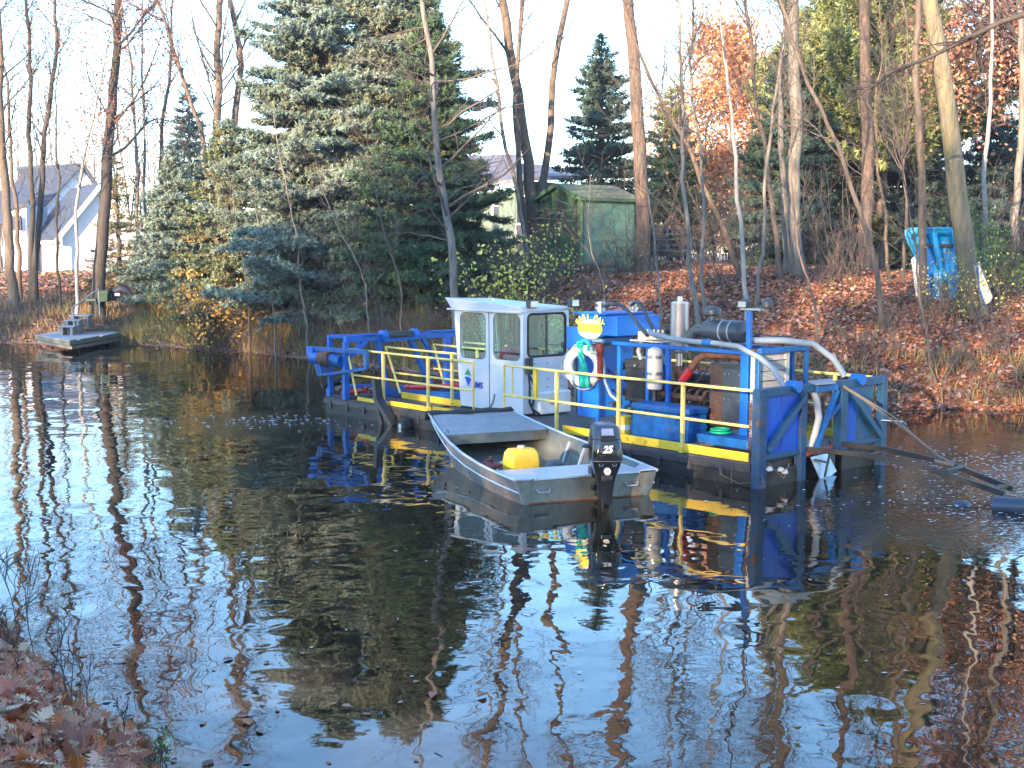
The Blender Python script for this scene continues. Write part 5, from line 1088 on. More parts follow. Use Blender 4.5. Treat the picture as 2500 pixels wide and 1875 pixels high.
# green garden shed
def shed():
    A = D(1420, 646, 41.0); r = empty('garden_shed', (A.x, A.y, 0)); tag(r, 'green wooden garden shed with a mossy gabled roof on top of the bank', 'shed')
    a_ = math.radians(38); U = Vector((math.cos(a_), math.sin(a_), 0)); Vd = Vector((-math.sin(a_), math.cos(a_), 0)); zb = gz(A.x, A.y)-.1
    # lengths from the corner pixels
    def hit(px, dirv):
        k = ray(px, 600); s = k[0]/k[1]; return (s*A.y-A.x)/(dirv.x-s*dirv.y)
    LU = hit(1550, U); LV = hit(1313, Vd)
    ze = D(1420, 481, 41).z; half = LV/2; pk = Vd*half; Yp = A.y+pk.y; zp = D(1368, 452, Yp).z
    up = lambda p, z: Vector((p.x, p.y, z))
    o = Vector((0, 0, 0))
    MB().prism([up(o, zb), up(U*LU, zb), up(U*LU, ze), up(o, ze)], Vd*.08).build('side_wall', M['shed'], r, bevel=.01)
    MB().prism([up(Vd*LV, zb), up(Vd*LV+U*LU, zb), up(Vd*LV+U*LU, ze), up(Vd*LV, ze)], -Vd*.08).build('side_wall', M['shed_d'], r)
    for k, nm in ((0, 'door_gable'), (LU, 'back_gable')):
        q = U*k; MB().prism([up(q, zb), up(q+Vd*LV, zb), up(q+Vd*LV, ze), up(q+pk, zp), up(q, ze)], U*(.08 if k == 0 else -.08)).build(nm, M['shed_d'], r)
    for s in (0, 1):
        e = (o if s == 0 else Vd*LV); ed = up(e, ze); ap = up(pk, zp); ov = (ed-ap).normalized()*.18; f0 = -U*.16; f1 = U*(LU+.16)
        rf = MB().prism([ed+ov+f0, ed+ov+f1, ap+f1, ap+f0], (0, 0, .06)).build('roof', M['shed_r'], r)
        MB().beam(ed+ov+f0*1.15, ap+f0*1.15, .05, .14).beam(ed+ov+f0, ed+ov+f1, .05, .10).each('fascia', M['shed_d'], rf)
    # double door with battens
    for k in (0, 1):
        v0 = Vd*(.25+k*(LV/2-.25)); d = MB().prism([up(v0-U*.03, zb+.1), up(v0+Vd*(LV/2-.30)-U*.03, zb+.1), up(v0+Vd*(LV/2-.30)-U*.03, ze-.05), up(v0-U*.03, ze-.05)], U*.02).build('door', M['shed_d'], r)
        MB().beam(up(v0-U*.05, zb+.1), up(v0-U*.05, ze-.05), .07, .05).beam(up(v0-U*.05, zb+1.0), up(v0+Vd*(LV/2-.3)-U*.05, ze-.1), .04, .07).each('batten', M['bark_d'], d)
    MB().beam(up(-U*.03-Vd*.02, zb), up(-U*.03-Vd*.02, ze), .09, .09).build('corner_board', M['shed_d'], r)
shed()
# bluish metal gate behind the big trunk
gA = D(1598, 612, 47); r = empty('metal_gate', (gA.x, gA.y, gz(gA.x, gA.y)), 0); tag(r, 'pale blue metal farm gate standing behind the thin birches right of the green shed', 'gate')
ztop = D(1600, 557, 47).z-r.location.z; zl = D(1600, 610, 47).z-r.location.z; wG = D(1668, 600, 47).x-gA.x
MB().beam((0, 0, zl-.3), (0, 0, ztop), .06).beam((wG, 0, zl-.3), (wG, 0, ztop), .06).beam((wG*.45, 0, zl), (wG*.45, 0, ztop), .04).each('gate_frame', M['hose'], r)
for k in range(5): MB().beam((0, 0, zl+(ztop-zl)*k/4-.02), (wG, 0, zl+(ztop-zl)*k/4-.02), .035).build('gate_rail', M['hose'], r)
# wood pile under the shed wall
t = empty('log_heap', tuple(D(1455, 650, 40)[:2])+(gz(*D(1455, 650, 40)[:2]),), .6); tag(t, 'low heap of dark reddish logs at the foot of the green shed', 'log pile')
for k in range(16):
    a_ = rng.uniform(-1.3, 1.4); b_ = rng.uniform(-.25, .25); z = .08+.12*(k % 3)
    MB().cyl((a_-.35, b_, z), (a_+.35, b_+rng.uniform(-.1, .1), z+rng.uniform(-.04, .04)), rng.uniform(.06, .10), 8).each('log', M['bark_r'], t, smooth=True)

# blue pedal boat stood on end against a tree
def pedal():
    Y = 33.3; c = D(2278, 745, Y); zb = c.z; r = empty('pedal_boat', (c.x, c.y, zb), math.radians(-14)); tag(r, 'bright blue plastic pedal boat stood on end against the tree trunks', 'pedal boat')
    s = Y/F
    H_ = 185*s; prof = [(0, -.18, .48), (.10, -.22, .54), (.30, -.26, .58), (.42, -.28, .58), (.46, -.30, .58), (.60, -.44, .58), (.78, -.62, .57), (.90, -.74, .54), (.97, -.76, .48), (1.0, -.68, .38)]
    v = []; f = []; nx = 15
    for (t_, xl, xr) in prof:
        for i in range(nx):
            u = i/(nx-1); x = xl+(xr-xl)*u; e = min(u, 1-u)*2; dp = -.20*(1-(1-min(1, e*4))**2)
            if .55 < t_ < .92 and (.14 < u < .46 or .58 < u < .9): dp += .17
            if .05 < t_ < .38 and (.15 < u < .42 or .55 < u < .85): dp += .13
            if .40 < t_ < .46: dp -= .05
            v.append((x, dp, t_*H_))
    m_ = len(prof)
    for j in range(m_-1):
        for i in range(nx-1): a0 = j*nx+i; f.append((a0, a0+1, a0+nx+1, a0+nx))
    h = MB().add(v, f).build('hull_deck', M['boat_b'], r, smooth=True); so_ = h.modifiers.new('t', 'SOLIDIFY'); so_.thickness = .03
    ed = [v[j*nx] for j in range(m_)]+[v[(m_-1)*nx+i] for i in range(1, nx)]+[v[j*nx+nx-1] for j in range(m_-2, -1, -1)]
    MB().tube(ed, .035, 8).build('rim', M['boat_b'], r, smooth=True)
    MB().box((-.30, -.16, .76*H_), (-.02, -.10, .80*H_)).box((.12, -.16, .76*H_), (.45, -.10, .80*H_)).each('seat_edge', M['ink'], r, bevel=.01)
    MB().box((-.45, -.26, .395*H_), (.58, -.235, .425*H_)).build('deck_ridge', M['boat_b'], r, bevel=.01)
    MB().prism([(-.30, -.115, .10*H_), (-.08, -.115, .10*H_), (-.12, -.115, .34*H_), (-.28, -.115, .34*H_)], (0, .02, 0)).prism([(.12, -.115, .10*H_), (.38, -.115, .10*H_), (.34, -.115, .34*H_), (.16, -.115, .34*H_)], (0, .02, 0)).each('foot_well', M['ink'], r)
    MB().prism([(-.40, .03, .0), (.45, .03, .0), (.60, .28, .5*H_), (.55, .12, .98*H_), (.3, .10, 1.03*H_), (-.60, .03, .6*H_)], (0, .04, 0)).build('hull_shell', M['whiteb'], r, bevel=.02)
pedal()
def canoe():
    c = D(2412, 745, 30.6); r = empty('white_hull', (c.x, c.y, c.z), 0); tag(r, 'pointed white hull with a blue edge leaning behind the mossy trunk', 'small boat')
    s = 32.2/F
    pr = [(2386, 652), (2392, 645), (2424, 725), (2418, 738), (2404, 745), (2390, 705)]
    q = [D(x, y, 30.6)-r.location for x, y in pr]
    MB().prism(q, (.05, .35, .0)).build('hull', M['cream'], r, bevel=.02)
    MB().beam(q[0], q[5], .03, .05).beam(q[5], q[4], .04, .05).build('blue_edge', M['blue_worn'], r, bevel=.005)
canoe()

# landing with steps, handrail and green bench at the left shore
def dock():
    a0, a1, a2, a3 = P(92, 826, .12), P(290, 812, .12), P(150, 803, .12), P(240, 800, .12)
    r = empty('boat_landing', (P(190, 830, 0).x, P(190, 830, 0).y, 0)); tag(r, 'low grey wooden landing with steps and a metal handrail at the left shore', 'landing')
    L0 = r.location; z = .42
    p = [P(88, 818, z), P(168, 832, z), P(292, 812, z), P(250, 803, z), P(150, 805, z)]; nearp = [q-L0 for q in p]
    # plan outline follows the picture, planks laid across it
    x0, x1 = nearp[0].x, nearp[2].x; yb = min(q.y for q in nearp); ye = max(q.y for q in nearp)
    def yrange(x):
        ys_ = []
        n = len(nearp)
        for i in range(n):
            a_, b_ = nearp[i], nearp[(i+1) % n]
            if (a_.x-x)*(b_.x-x) <= 0 and abs(a_.x-b_.x) > 1e-6: ys_.append(a_.y+(b_.y-a_.y)*(x-a_.x)/(b_.x-a_.x))
        return (min(ys_), max(ys_)) if len(ys_) > 1 else None
    k = x0+.06
    while k < x1-.05:
        yr = yrange(k)
        if yr and yr[1]-yr[0] > .1: MB().box((k-.065, yr[0], z-.03+rng.uniform(0, .006)), (k+.065, yr[1], z)).build('plank', M['concrete'], r)
        k += .14
    for a_, b_ in ((nearp[0], nearp[1]), (nearp[1], nearp[2])):
        MB().beam(a_+Vector((0, .02, -.10)), b_+Vector((0, .02, -.10)), .05, .13).build('edge_board', M['mossw'], r); MB().beam(a_*.995+Vector((0, .2, -.25)), b_*.995+Vector((0, .2, -.25)), .05, .10).build('edge_board', M['wood_g'], r)
    # steps
    for i, (px, py, w) in enumerate(((168, 795, 34), (182, 780, 36), (200, 768, 44))):
        Y = 45.2+i*.75; c = D(px, py, Y)-L0; hw = w/F*Y*.55
        s_ = MB().box((c.x-hw, c.y-.3, c.z-.05), (c.x+hw, c.y+.35, c.z)).build('step', M['concrete'], r)
        MB().box((c.x-hw+.05, c.y-.28, c.z-.5), (c.x-hw+.15, c.y+.2, c.z-.05)).box((c.x+hw-.15, c.y-.28, c.z-.5), (c.x+hw-.05, c.y+.2, c.z-.05)).each('step_support', M['wood_g'], s_)
    h = [D(183, 800, 45.3)-L0, D(176, 752, 45.3)-L0, D(240, 706, 47)-L0, D(244, 770, 47)-L0]
    MB().tube([h[0], h[1]], .028, 8).tube([h[1], h[2], h[3]], .028, 8).build('handrail', M['hose_w'], r, smooth=True)
dock()
def bench():
    c = D(228, 732, 48.2); r = empty('green_bench', (c.x, c.y, c.z), 0); tag(r, 'green painted bench and box on the bank above the landing steps', 'bench')
    s = 48.2/F
    MB().box((-16*s, -.2, -3*s), (10*s, .25, 3*s)).build('seat', M['bench'], r, bevel=.01); MB().box((14*s, -.2, -4*s), (38*s, .3, 14*s)).build('box', M['bench'], r, bevel=.01); MB().box((13*s, -.23, 14*s), (40*s, .33, 23*s)).build('box_lid', M['bench'], r, bevel=.01)
    MB().box((-12*s, -.1, -12*s), (-8*s, .1, -3*s)).box((6*s, -.1, -12*s), (10*s, .1, -3*s)).each('leg', M['bark_d'], r)
bench()
c = D(292, 712, 48.5); t = empty('covered_barrow', (c.x, c.y, c.z-.1)); tag(t, 'dark tarpaulin bundle with a white patch beside the green bench', 'tarp')
MB().tube([(-.25, 0, -.25), (-.15, 0, .1), (.05, 0, .22), (.3, 0, .12), (.5, 0, .0)], [.08, .15, .17, .14, .05], 10).build('tarp', M['wrap'], t, smooth=True); MB().box((-.14, -.20, -.06), (.06, -.16, .05)).build('white_patch', M['whiteb'], t, bevel=.02)
# shore stones
for i, (px, py, s_, lb) in enumerate(((577, 838, .16, 'pale rounded stone at the waterline left of the dredge, uppermost of three'), (572, 850, .22, 'largest pale stone at the waterline left of the dredge'), (606, 851, .10, 'small grey stone at the waterline right of the largest pale stone'), (530, 846, .12, 'flat grey stone at the waterline, leftmost of the pale stones'))):
    c = P(px, py, .05); mb = MB(); v = []; f = []; r_ = np.random.default_rng(i); n = 9
    for a_ in range(6):
        th = math.pi*a_/5
        for b_ in range(n): ph = 2*math.pi*b_/n; k = s_*(1+r_.uniform(-.14, .14)); v.append((k*math.sin(th)*math.cos(ph)*1.3, k*math.sin(th)*math.sin(ph), k*.75*math.cos(th)))
    for a_ in range(5):
        for b_ in range(n): f.append((a_*n+b_, a_*n+(b_+1) % n, (a_+1)*n+(b_+1) % n, (a_+1)*n+b_))
    o = mb.add(v, f).build('stone', M['stone'], None, smooth=True); o.location = (c.x, c.y, max(.03, gz(c.x, c.y))+s_*.3); tag(o, lb, 'stone', 'stones at the waterline')
# ------------------------------------------------------------------ trees
OAK = [(.20, .06, .035), (.26, .09, .04), (.15, .05, .035), (.32, .13, .06)]
ORA = [(.70, .32, .13), (.64, .25, .10), (.74, .42, .20), (.58, .21, .09)]
YEL = [(.72, .66, .10), (.60, .60, .09), (.75, .70, .20), (.44, .50, .10)]
YGR = [(.24, .29, .10), (.30, .33, .13), (.16, .20, .08)]
GRN = [(.12, .26, .05), (.18, .32, .07), (.28, .36, .08)]
# left group
tree('oak_tree', 'leaning trunk at the left edge of the photo, lit orange at its foot', 50, [(36, 735), (20, 560), (6, 380), (0, 200)], 26, 15, 'bark_o', 'twig_d', 1, n1=18, tmin=.35, leaf=(.09, OAK, 500, .2))
tree('young_maple', 'slim dark trunk right beside the leaning orange-footed trunk', 52, [(50, 720), (40, 520), (28, 400), (22, 300)], 13, 11, 'bark', 'twig', 2, n1=14, L1=2.4, tmin=.3)
tree('oak_tree', 'straight slim trunk rising from a shared foot in front of the white house, left stem', 52, [(76, 690), (76, 500), (72, 250), (68, 0)], 15, 17, 'bark_d', 'twig_d', 3, n1=24, L1=2.6, tmin=.25, leaf=(.09, OAK, 350, .2))
tree('oak_tree', 'right stem of the paired trunks in front of the white house, bending right then up', 51.5, [(82, 690), (95, 520), (108, 360), (128, 200), (140, 80), (135, 0)], 17, 16, 'bark_d', 'twig_d', 4, n1=26, L1=3.0, tmin=.3, leaf=(.09, OAK, 450, .2))
tree('sapling', 'thin black sapling crossing the dark roof of the white house', 50, [(145, 690), (141, 550), (138, 400), (138, 240), (145, 150)], 8, 11, 'bark_d', 'twig_d', 5, n1=22, L1=1.6, n2=5, tmin=.2)
tree('white_birch', 'slender white birch standing in front of the white house', 48, [(185, 725), (183, 600), (190, 500), (205, 400), (212, 330), (235, 250)], 10, 11, 'bark_w', 'twig', 6, n1=22, L1=1.8, n2=6, tmin=.35)
tree('oak_tree', 'stout dark oak right of the white house, with rusty leaves and long right limbs', 49, [(238, 690), (248, 560), (262, 430), (268, 300), (274, 200), (290, 60), (292, 0)], 33, 18, 'bark_d', 'twig_d', 7, n1=26, L1=6.0, L2=2.4, L3=1., tmin=.32, ang=.95, n2=9, leaf=(.11, OAK, 3800, .32), extra=(6, 14))
tree('poplar_tree', 'first thin grey trunk behind the rusty oak', 56, [(335, 690), (338, 500), (330, 330), (325, 200)], 11, 14, 'bark_g', 'twig', 8, n1=20, L1=2.2)
tree('poplar_tree', 'thin grey trunk left of the small blue spruce, second behind the rusty oak', 57, [(352, 690), (355, 480), (350, 300), (350, 150)], 9, 14, 'bark_g', 'twig', 9, n1=20, L1=2.2)
tree('poplar_tree', 'forked tan trunk rising from behind the small blue spruce', 58, [(392, 690), (392, 480), (400, 260), (420, 150)], 14, 15, 'bark_o', 'twig_p', 10, n1=22, L1=3)
tree('maple_tree', 'thick tan tree with spreading limbs behind the left of the big blue spruce', 55, [(528, 700), (528, 400), (532, 200), (536, 0)], 26, 19, 'bark_o', 'twig_p', 11, n1=30, L1=5, tmin=.35, leaf=(.09, [(.4, .2, .15), (.3, .13, .09)], 900, .3))
tree('maple_tree', 'tan limb curving up right beside the thick tan tree, against the spruce top', 56, [(548, 700), (560, 400), (590, 180), (575, 60), (560, 0)], 22, 19, 'bark_o', 'twig_p', 12, n1=26, L1=5, tmin=.4, leaf=(.09, [(.4, .2, .15), (.3, .13, .09)], 900, .3))
tree('maple_tree', 'thin trunk slanting up left from behind the small spruce', 54, [(540, 720), (500, 350), (460, 230), (420, 110), (380, 0)], 15, 17, 'bark_o', 'twig_p', 13, n1=20, L1=4, tmin=.3, leaf=(.09, OAK, 700, .3))
# centre
tree('poplar_tree', 'pale smooth trunk leaning left in front of the big blue spruce, behind the cab', 34.5, [(1124, 760), (1100, 600), (1072, 400), (1058, 230), (1040, 60), (1030, 0)], 22, 15, 'bark_g', 'twig', 14, n1=26, L1=4.2, L2=1.6, tmin=.22, ang=1.15, up=.0, n2=6, leaf=(.12, YEL, 26, .15), trunk_n=14)
tree('oak_tree', 'dark forking trunk right of the big spruce, between it and the green shed', 44, [(1315, 640), (1300, 480), (1275, 300), (1255, 180), (1238, 70), (1225, 0)], 30, 19, 'bark', 'twig_d', 15, n1=26, L1=5, tmin=.35, ang=.6)
tree('oak_tree', 'second fork right of the dark forking trunk, lit tan along its upper half', 45, [(1318, 640), (1325, 450), (1345, 280), (1355, 150), (1385, 0)], 21, 18, 'bark_o', 'twig_p', 16, n1=24, L1=4, tmin=.4, ang=.55)
tree('oak_tree', 'upright limb close beside the dark forking trunk, just left of it', 43.5, [(1308, 640), (1262, 420), (1258, 300), (1268, 140), (1272, 0)], 15, 18, 'bark_o', 'twig_p', 17, n1=18, L1=3, tmin=.35)
tree('sapling', 'grey sapling in front of the grey house wall', 40, [(1290, 680), (1285, 600), (1262, 480), (1240, 370), (1220, 250), (1200, 150)], 12, 11, 'bark_g', 'twig', 18, n1=16, L1=2.4, tmin=.3)
tree('oak_tree', 'big straight brown trunk standing right of the green shed', 39.5, [(1572, 655), (1568, 500), (1560, 300), (1545, 150), (1532, 0)], 37, 19, 'bark_r', 'twig_d', 19, n1=26, L1=5, tmin=.42, n2=8, trunk_n=16)
tree('birch_sapling', 'thin pale trunk slanting left, nearest right of the big brown trunk', 31.5, [(1708, 722), (1690, 620), (1672, 480), (1660, 380), (1668, 250), (1665, 100)], 13, 12, 'bark_g', 'twig', 20, n1=26, L1=2.4, tmin=.3, n2=8)
tree('birch_sapling', 'thin pale trunk with a kink, second right of the big brown trunk', 33, [(1722, 718), (1712, 560), (1716, 430), (1700, 300), (1690, 170)], 10, 12, 'bark_g', 'twig', 21, n1=26, L1=2.4, tmin=.3, n2=8)
tree('dead_tree', 'dark slanting trunk leaning left across the orange tree', 37, [(1815, 640), (1760, 530), (1700, 420), (1650, 300), (1600, 220)], 15, 9, 'bark', 'twig', 22, n1=14, L1=2.6, tmin=.4)
tree('birch_sapling', 'thin whitish trunk in front of the orange tree', 32, [(1824, 735), (1812, 560), (1795, 420), (1785, 300), (1768, 120)], 12, 13, 'bark_w', 'twig', 23, n1=26, L1=2.2, tmin=.3, n2=8)
tree('birch_sapling', 'thin pale trunk leaning right towards the tall grey pair', 33, [(1846, 705), (1862, 560), (1878, 400), (1895, 200), (1905, 120)], 10, 12, 'bark_g', 'twig', 24, n1=26, L1=2.2, tmin=.3, n2=8)
tree('birch_sapling', 'thin tan trunk leaning left, just left of the tall grey pair', 36, [(1908, 720), (1895, 560), (1875, 420), (1850, 300), (1838, 200)], 14, 12, 'bark_o', 'twig_p', 25, n1=26, L1=2.2, tmin=.3, n2=8)
tree('ash_tree', 'slimmer left trunk of the tall grey pair', 37, [(1920, 705), (1912, 500), (1908, 250), (1910, 0)], 17, 18, 'bark_g', 'twig_d', 26, n1=20, L1=3.2, tmin=.4)
tree('ash_tree', 'thicker right trunk of the tall grey pair, straight and furrowed', 36.5, [(1950, 712), (1938, 560), (1940, 300), (1938, 0)], 34, 20, 'bark_g', 'twig_d', 27, n1=24, L1=4.2, tmin=.5, trunk_n=16)
tree('crooked_sapling', 'pale crooked sapling bending left and then up behind the engine bay', 30, [(2158, 850), (2142, 740), (2145, 630), (2115, 560), (2075, 440), (2040, 350), (1985, 230), (1955, 170)], 14, 12, 'bark_o', 'twig', 28, n1=16, L1=2.6, tmin=.25)
tree('pine_trunk', 'reddish brown trunk behind the crooked sapling', 42, [(2112, 665), (2115, 500), (2118, 300), (2110, 100), (2108, 0)], 34, 20, 'bark_r', 'twig_d', 29, n1=20, L1=3.6, tmin=.5, trunk_n=16)
tree('sapling', 'thin dark sapling between the reddish trunk and the blue pedal boat', 38, [(2172, 680), (2160, 560), (2148, 450), (2140, 350)], 9, 9, 'bark', 'twig', 30, n1=26, L1=1.9, n2=8)
tree('sapling', 'thin sapling lit in patches, just left of the blue pedal boat', 36, [(2202, 715), (2208, 600), (2212, 450), (2215, 330)], 9, 10, 'bark_o', 'twig', 31, n1=26, L1=1.9, n2=8)
tree('oak_tree', 'slender tan trunk standing in front of the blue pedal boat', 32.3, [(2256, 745), (2250, 560), (2245, 350), (2238, 150), (2236, 0)], 21, 18, 'bark_o', 'twig_d', 32, n1=18, L1=3.4, tmin=.5)
tree('oak_tree', 'massive mossy trunk leaning left at the right, beside the blue pedal boat', 31.5, [(2378, 850), (2372, 700), (2345, 500), (2315, 300), (2290, 120), (2268, 0)], 50, 19, 'bark_m', 'twig_d', 33, n1=22, L1=5.5, tmin=.5, trunk_n=20, n2=8)
tree('birch_sapling', 'speckled pale trunk behind the white hull at the right', 36, [(2402, 660), (2405, 540), (2410, 400), (2415, 200)], 13, 13, 'bark_w', 'twig_d', 34, n1=16, L1=2.4, tmin=.35)
tree('ash_tree', 'grey trunk near the right edge of the photo', 37, [(2478, 660), (2485, 500), (2492, 300), (2496, 100)], 20, 17, 'bark_g', 'twig_d', 35, n1=18, L1=3.2, tmin=.35)
tree('sapling', 'thin sapling at the waterline right of the yellow far rail, leaning left', 27.5, [(2290, 985), (2270, 880), (2262, 780), (2225, 600), (2200, 420)], 7, 7, 'bark', 'twig', 36, n1=16, L1=1.2, n2=4)
tree('sapling', 'thin bare sapling behind the blue bulkhead, middle of the right bank', 29, [(2000, 880), (1990, 780), (1975, 690), (1950, 600)], 7, 6, 'bark', 'twig', 37, n1=14, L1=1.4, n2=4)
tree('sapling', 'thin bare sapling right of the silver stack on the leafy bank', 30, [(1625, 760), (1610, 650), (1590, 560), (1570, 470)], 7, 6.5, 'bark_g', 'twig', 38, n1=14, L1=1.4, n2=4)
tree('sapling', 'thin pale sapling rising from the grass left of the gantry', 39, [(755, 790), (738, 690), (718, 560), (690, 430), (680, 350)], 7, 8, 'bark_g', 'twig', 39, n1=14, L1=1.6, n2=4)
tree('sapling', 'thin sapling at the grassy shore in front of the spruce, second left of the gantry', 40, [(672, 760), (660, 690), (645, 600), (630, 520)], 6, 6, 'bark_g', 'twig', 40, n1=12, L1=1.2, n2=4)
tree('sapling', 'short thin sapling in the grass, leftmost in front of the big spruce', 41, [(612, 780), (600, 700), (588, 620), (580, 550)], 5, 5, 'bark', 'twig', 41, n1=10, L1=1.0, n2=4)
tree('sapling', 'bare grey sapling leaning left above the gantry', 37, [(915, 790), (890, 700), (850, 600), (800, 500)], 6, 6, 'bark_g', 'twig', 42, n1=14, L1=1.6, n2=5)
tree('sapling', 'bare grey sapling left of the cab roof', 36, [(990, 780), (975, 700), (955, 620), (930, 540)], 6, 6, 'bark', 'twig', 43, n1=14, L1=1.6, n2=5)
tree('sapling', 'bare sapling directly above the blue hydraulic tank', 31, [(1480, 770), (1470, 700), (1450, 640), (1440, 560)], 5, 4.5, 'bark_g', 'twig', 44, n1=12, L1=1.2, n2=4)
# an oak limb reaching in from the right edge
tree('oak_tree', 'oak off the right edge whose dark limb reaches in across the top right', 24, [(2760, 900), (2740, 500), (2700, 200), (2690, 0)], 60, 16, 'bark_d', 'twig_d', 45, n1=16, L1=5, tmin=.45, n2=8, leaf=(.10, OAK, 1500, .3))
limb = empty('oak_limb_anchor'); bpy.data.objects.remove(limb)
ob = [o for o in bpy.data.objects if o.get('label', '').startswith('oak off the right')][0]
b0 = Vector(ob.location); pts = [D(2715, -40, 24), D(2560, 15, 24), D(2440, 55, 24), D(2350, 100, 24.3), D(2270, 140, 24.6), D(2190, 170, 25), D(2100, 230, 25.4), D(2060, 260, 25.6)]
limbP = np.array([[p-b0 for p in pts]], float); limbR = np.linspace(.07, .012, 8)[None]
v, q = tubes(limbP, limbR, 8); VV, QQ = [v], [q]; kk = len(v); r_ = np.random.default_rng(46)
aa = spawn(r_, limbP, limbR, 22, .1, .97, 1.6, .8, 6, .05, .22, .6); bb_ = spawn(r_, aa[0], aa[1], 6, .2, .95, .6, .7, 4, .05, .25, .6)
for (p_, rr_), kn in ((aa, 4), (bb_, 3)):
    v, q = tubes(p_, rr_, kn); VV.append(v); QQ.append(q+kk); kk += len(v)
np_mesh('limb', np.concatenate(VV), np.concatenate(QQ), M['twig_d'], ob, smooth=True)

# red oak crown, orange tree, pine
tree('red_oak', 'red leaved oak filling the upper right corner', 41, [(2560, 660), (2540, 400), (2500, 200), (2480, 0)], 22, 15, 'bark_d', 'twig_d', 50, n1=44, L1=5.0, L2=2.4, n2=9, tmin=.3, ang=1.0, leaf=(.17, [(.44, .19, .13), (.52, .27, .18), (.35, .14, .10), (.52, .36, .24)], 16000, .5))
tree('red_oak', 'second red leaved oak between the mossy trunk and the right edge', 52, [(2400, 640), (2410, 400), (2420, 200), (2410, 0)], 14, 15, 'bark_d', 'twig_d', 51, n1=30, L1=4.5, L2=2.2, n2=8, tmin=.45, ang=1.0, leaf=(.16, [(.42, .12, .07), (.5, .2, .1), (.34, .1, .06)], 4200, .45))
tree('orange_tree', 'glowing orange tree in full autumn colour in the gap right of centre', 72, [(1790, 625), (1790, 500), (1788, 350), (1786, 220)], 20, 11.0, 'bark_o', 'twig_p', 52, n1=70, L1=4.6, L2=2.2, n2=9, tmin=.08, ang=1.0, leaf=(.27, ORA, 16000, .45))
tree('orange_tree', 'pale orange tree behind the glowing one, nearer the green shed', 88, [(1660, 622), (1655, 500), (1650, 400)], 18, 9, 'bark_o', 'twig_p', 53, n1=40, L1=5, L2=2.5, n2=8, tmin=.1, ang=1.0, leaf=(.3, [(.6, .3, .12), (.5, .32, .16), (.6, .4, .2)], 5000, .6))
def pine(name, label, x, y, H, R, seed, pal):
    conifer(name, label, x, y, H, R, pal, seed, dens=.8, sprig=.55, droop=-.35, low=H*.35, bark='bark_r', jag=.5, zpow=.5)
c = D(2150, 600, 48); pine('white_pine', 'yellow green pine with feathery crown at the upper right', c.x, 48, 11.2, 3.6, 60, YGR)
c = D(2060, 600, 54); pine('white_pine', 'pale green pine left of the yellow green one, behind the reddish trunk', c.x, 54, 11.6, 3.0, 61, [(.14, .20, .08), (.18, .23, .08)])

# spruces
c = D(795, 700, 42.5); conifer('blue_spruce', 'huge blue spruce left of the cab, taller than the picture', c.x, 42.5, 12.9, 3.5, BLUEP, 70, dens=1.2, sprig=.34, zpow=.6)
c = D(965, 700, 41.0); conifer('blue_spruce', 'dense blue spruce right behind the huge one, with a sunlit crown', c.x, 42.8, 12.8, 3.0, BLUEP+[(.17, .17, .11), (.15, .16, .10)], 71, dens=1.15, sprig=.33, zpow=.65)  # olive-tan tints put the sun on the crown into the needle colour
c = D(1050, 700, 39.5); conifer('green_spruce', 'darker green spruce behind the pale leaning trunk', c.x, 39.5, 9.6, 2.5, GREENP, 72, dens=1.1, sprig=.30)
c = D(560, 700, 45.5); conifer('blue_spruce', 'blue spruce with warm light tinted into its needles at the left of the huge spruce', c.x, 45.5, 7.2, 2.6, BLUEP+WARMLITP, 73, dens=1.05, sprig=.33)  # warm light on the lower boughs is mixed into the needle tints
c = D(430, 680, 49.5); conifer('blue_spruce', 'smaller blue spruce at the left end of the spruce row', c.x, 49.5, 6.2, 1.9, BLUEP, 74, dens=1.0, sprig=.32)
c = D(292, 680, 54); conifer('thin_spruce', 'sparse sunlit young spruce in front of the house gable', c.x, 54, 5.6, 1.35, WARMLITP+[(.16, .10, .05)], 75, dens=.4, sprig=.3, low=.3)  # orange sunlight on this tree is coloured into the needles
c = D(470, 680, 60); conifer('blue_spruce', 'distant blue spruce whose tip shows above the smaller one', c.x, 60, 9.2, 2.0, BLUEP, 76, dens=.6, sprig=.4)
c = D(1465, 640, 52); conifer('blue_spruce', 'pointed spruce standing alone behind the green shed', c.x, 52, 9.2, 2.3, [(.06, .10, .085), (.08, .12, .10), (.05, .085, .06)], 77, dens=.9, sprig=.36)
c = D(1635, 620, 62); conifer('gold_spruce', 'sunlit golden green conifer right of the big brown trunk', c.x, 62, 8.3, 2.3, [(.20, .22, .08), (.26, .24, .09), (.15, .18, .07)], 78, dens=.6, sprig=.45)
c = D(1918, 660, 45); conifer('blue_spruce', 'dark broad spruce behind the tall grey pair of trunks', c.x, 45, 8.2, 2.2, [(.045, .08, .07), (.06, .10, .085), (.035, .065, .045)], 79, dens=1., sprig=.36)
c = D(2045, 660, 49); conifer('green_spruce', 'dark green spruce behind the reddish trunk, with yellow light on the lower boughs tinted into its needles', c.x, 49, 6.8, 2.2, [(.04, .07, .04), (.05, .085, .05), (.10, .10, .035)], 80, dens=.9, sprig=.38)  # yellowish needle tint stands in for light on the underside
c = D(2230, 660, 50); conifer('green_spruce', 'dark spruce behind the blue pedal boat', c.x, 50, 6.2, 2.6, [(.04, .07, .055), (.05, .08, .065)], 81, dens=.9, sprig=.38)
c = D(2430, 660, 52); conifer('blue_spruce', 'dark bluish spruce filling the gap at the right edge', c.x, 52, 6.6, 3.0, [(.05, .09, .09), (.06, .10, .10)], 82, dens=.9, sprig=.38)

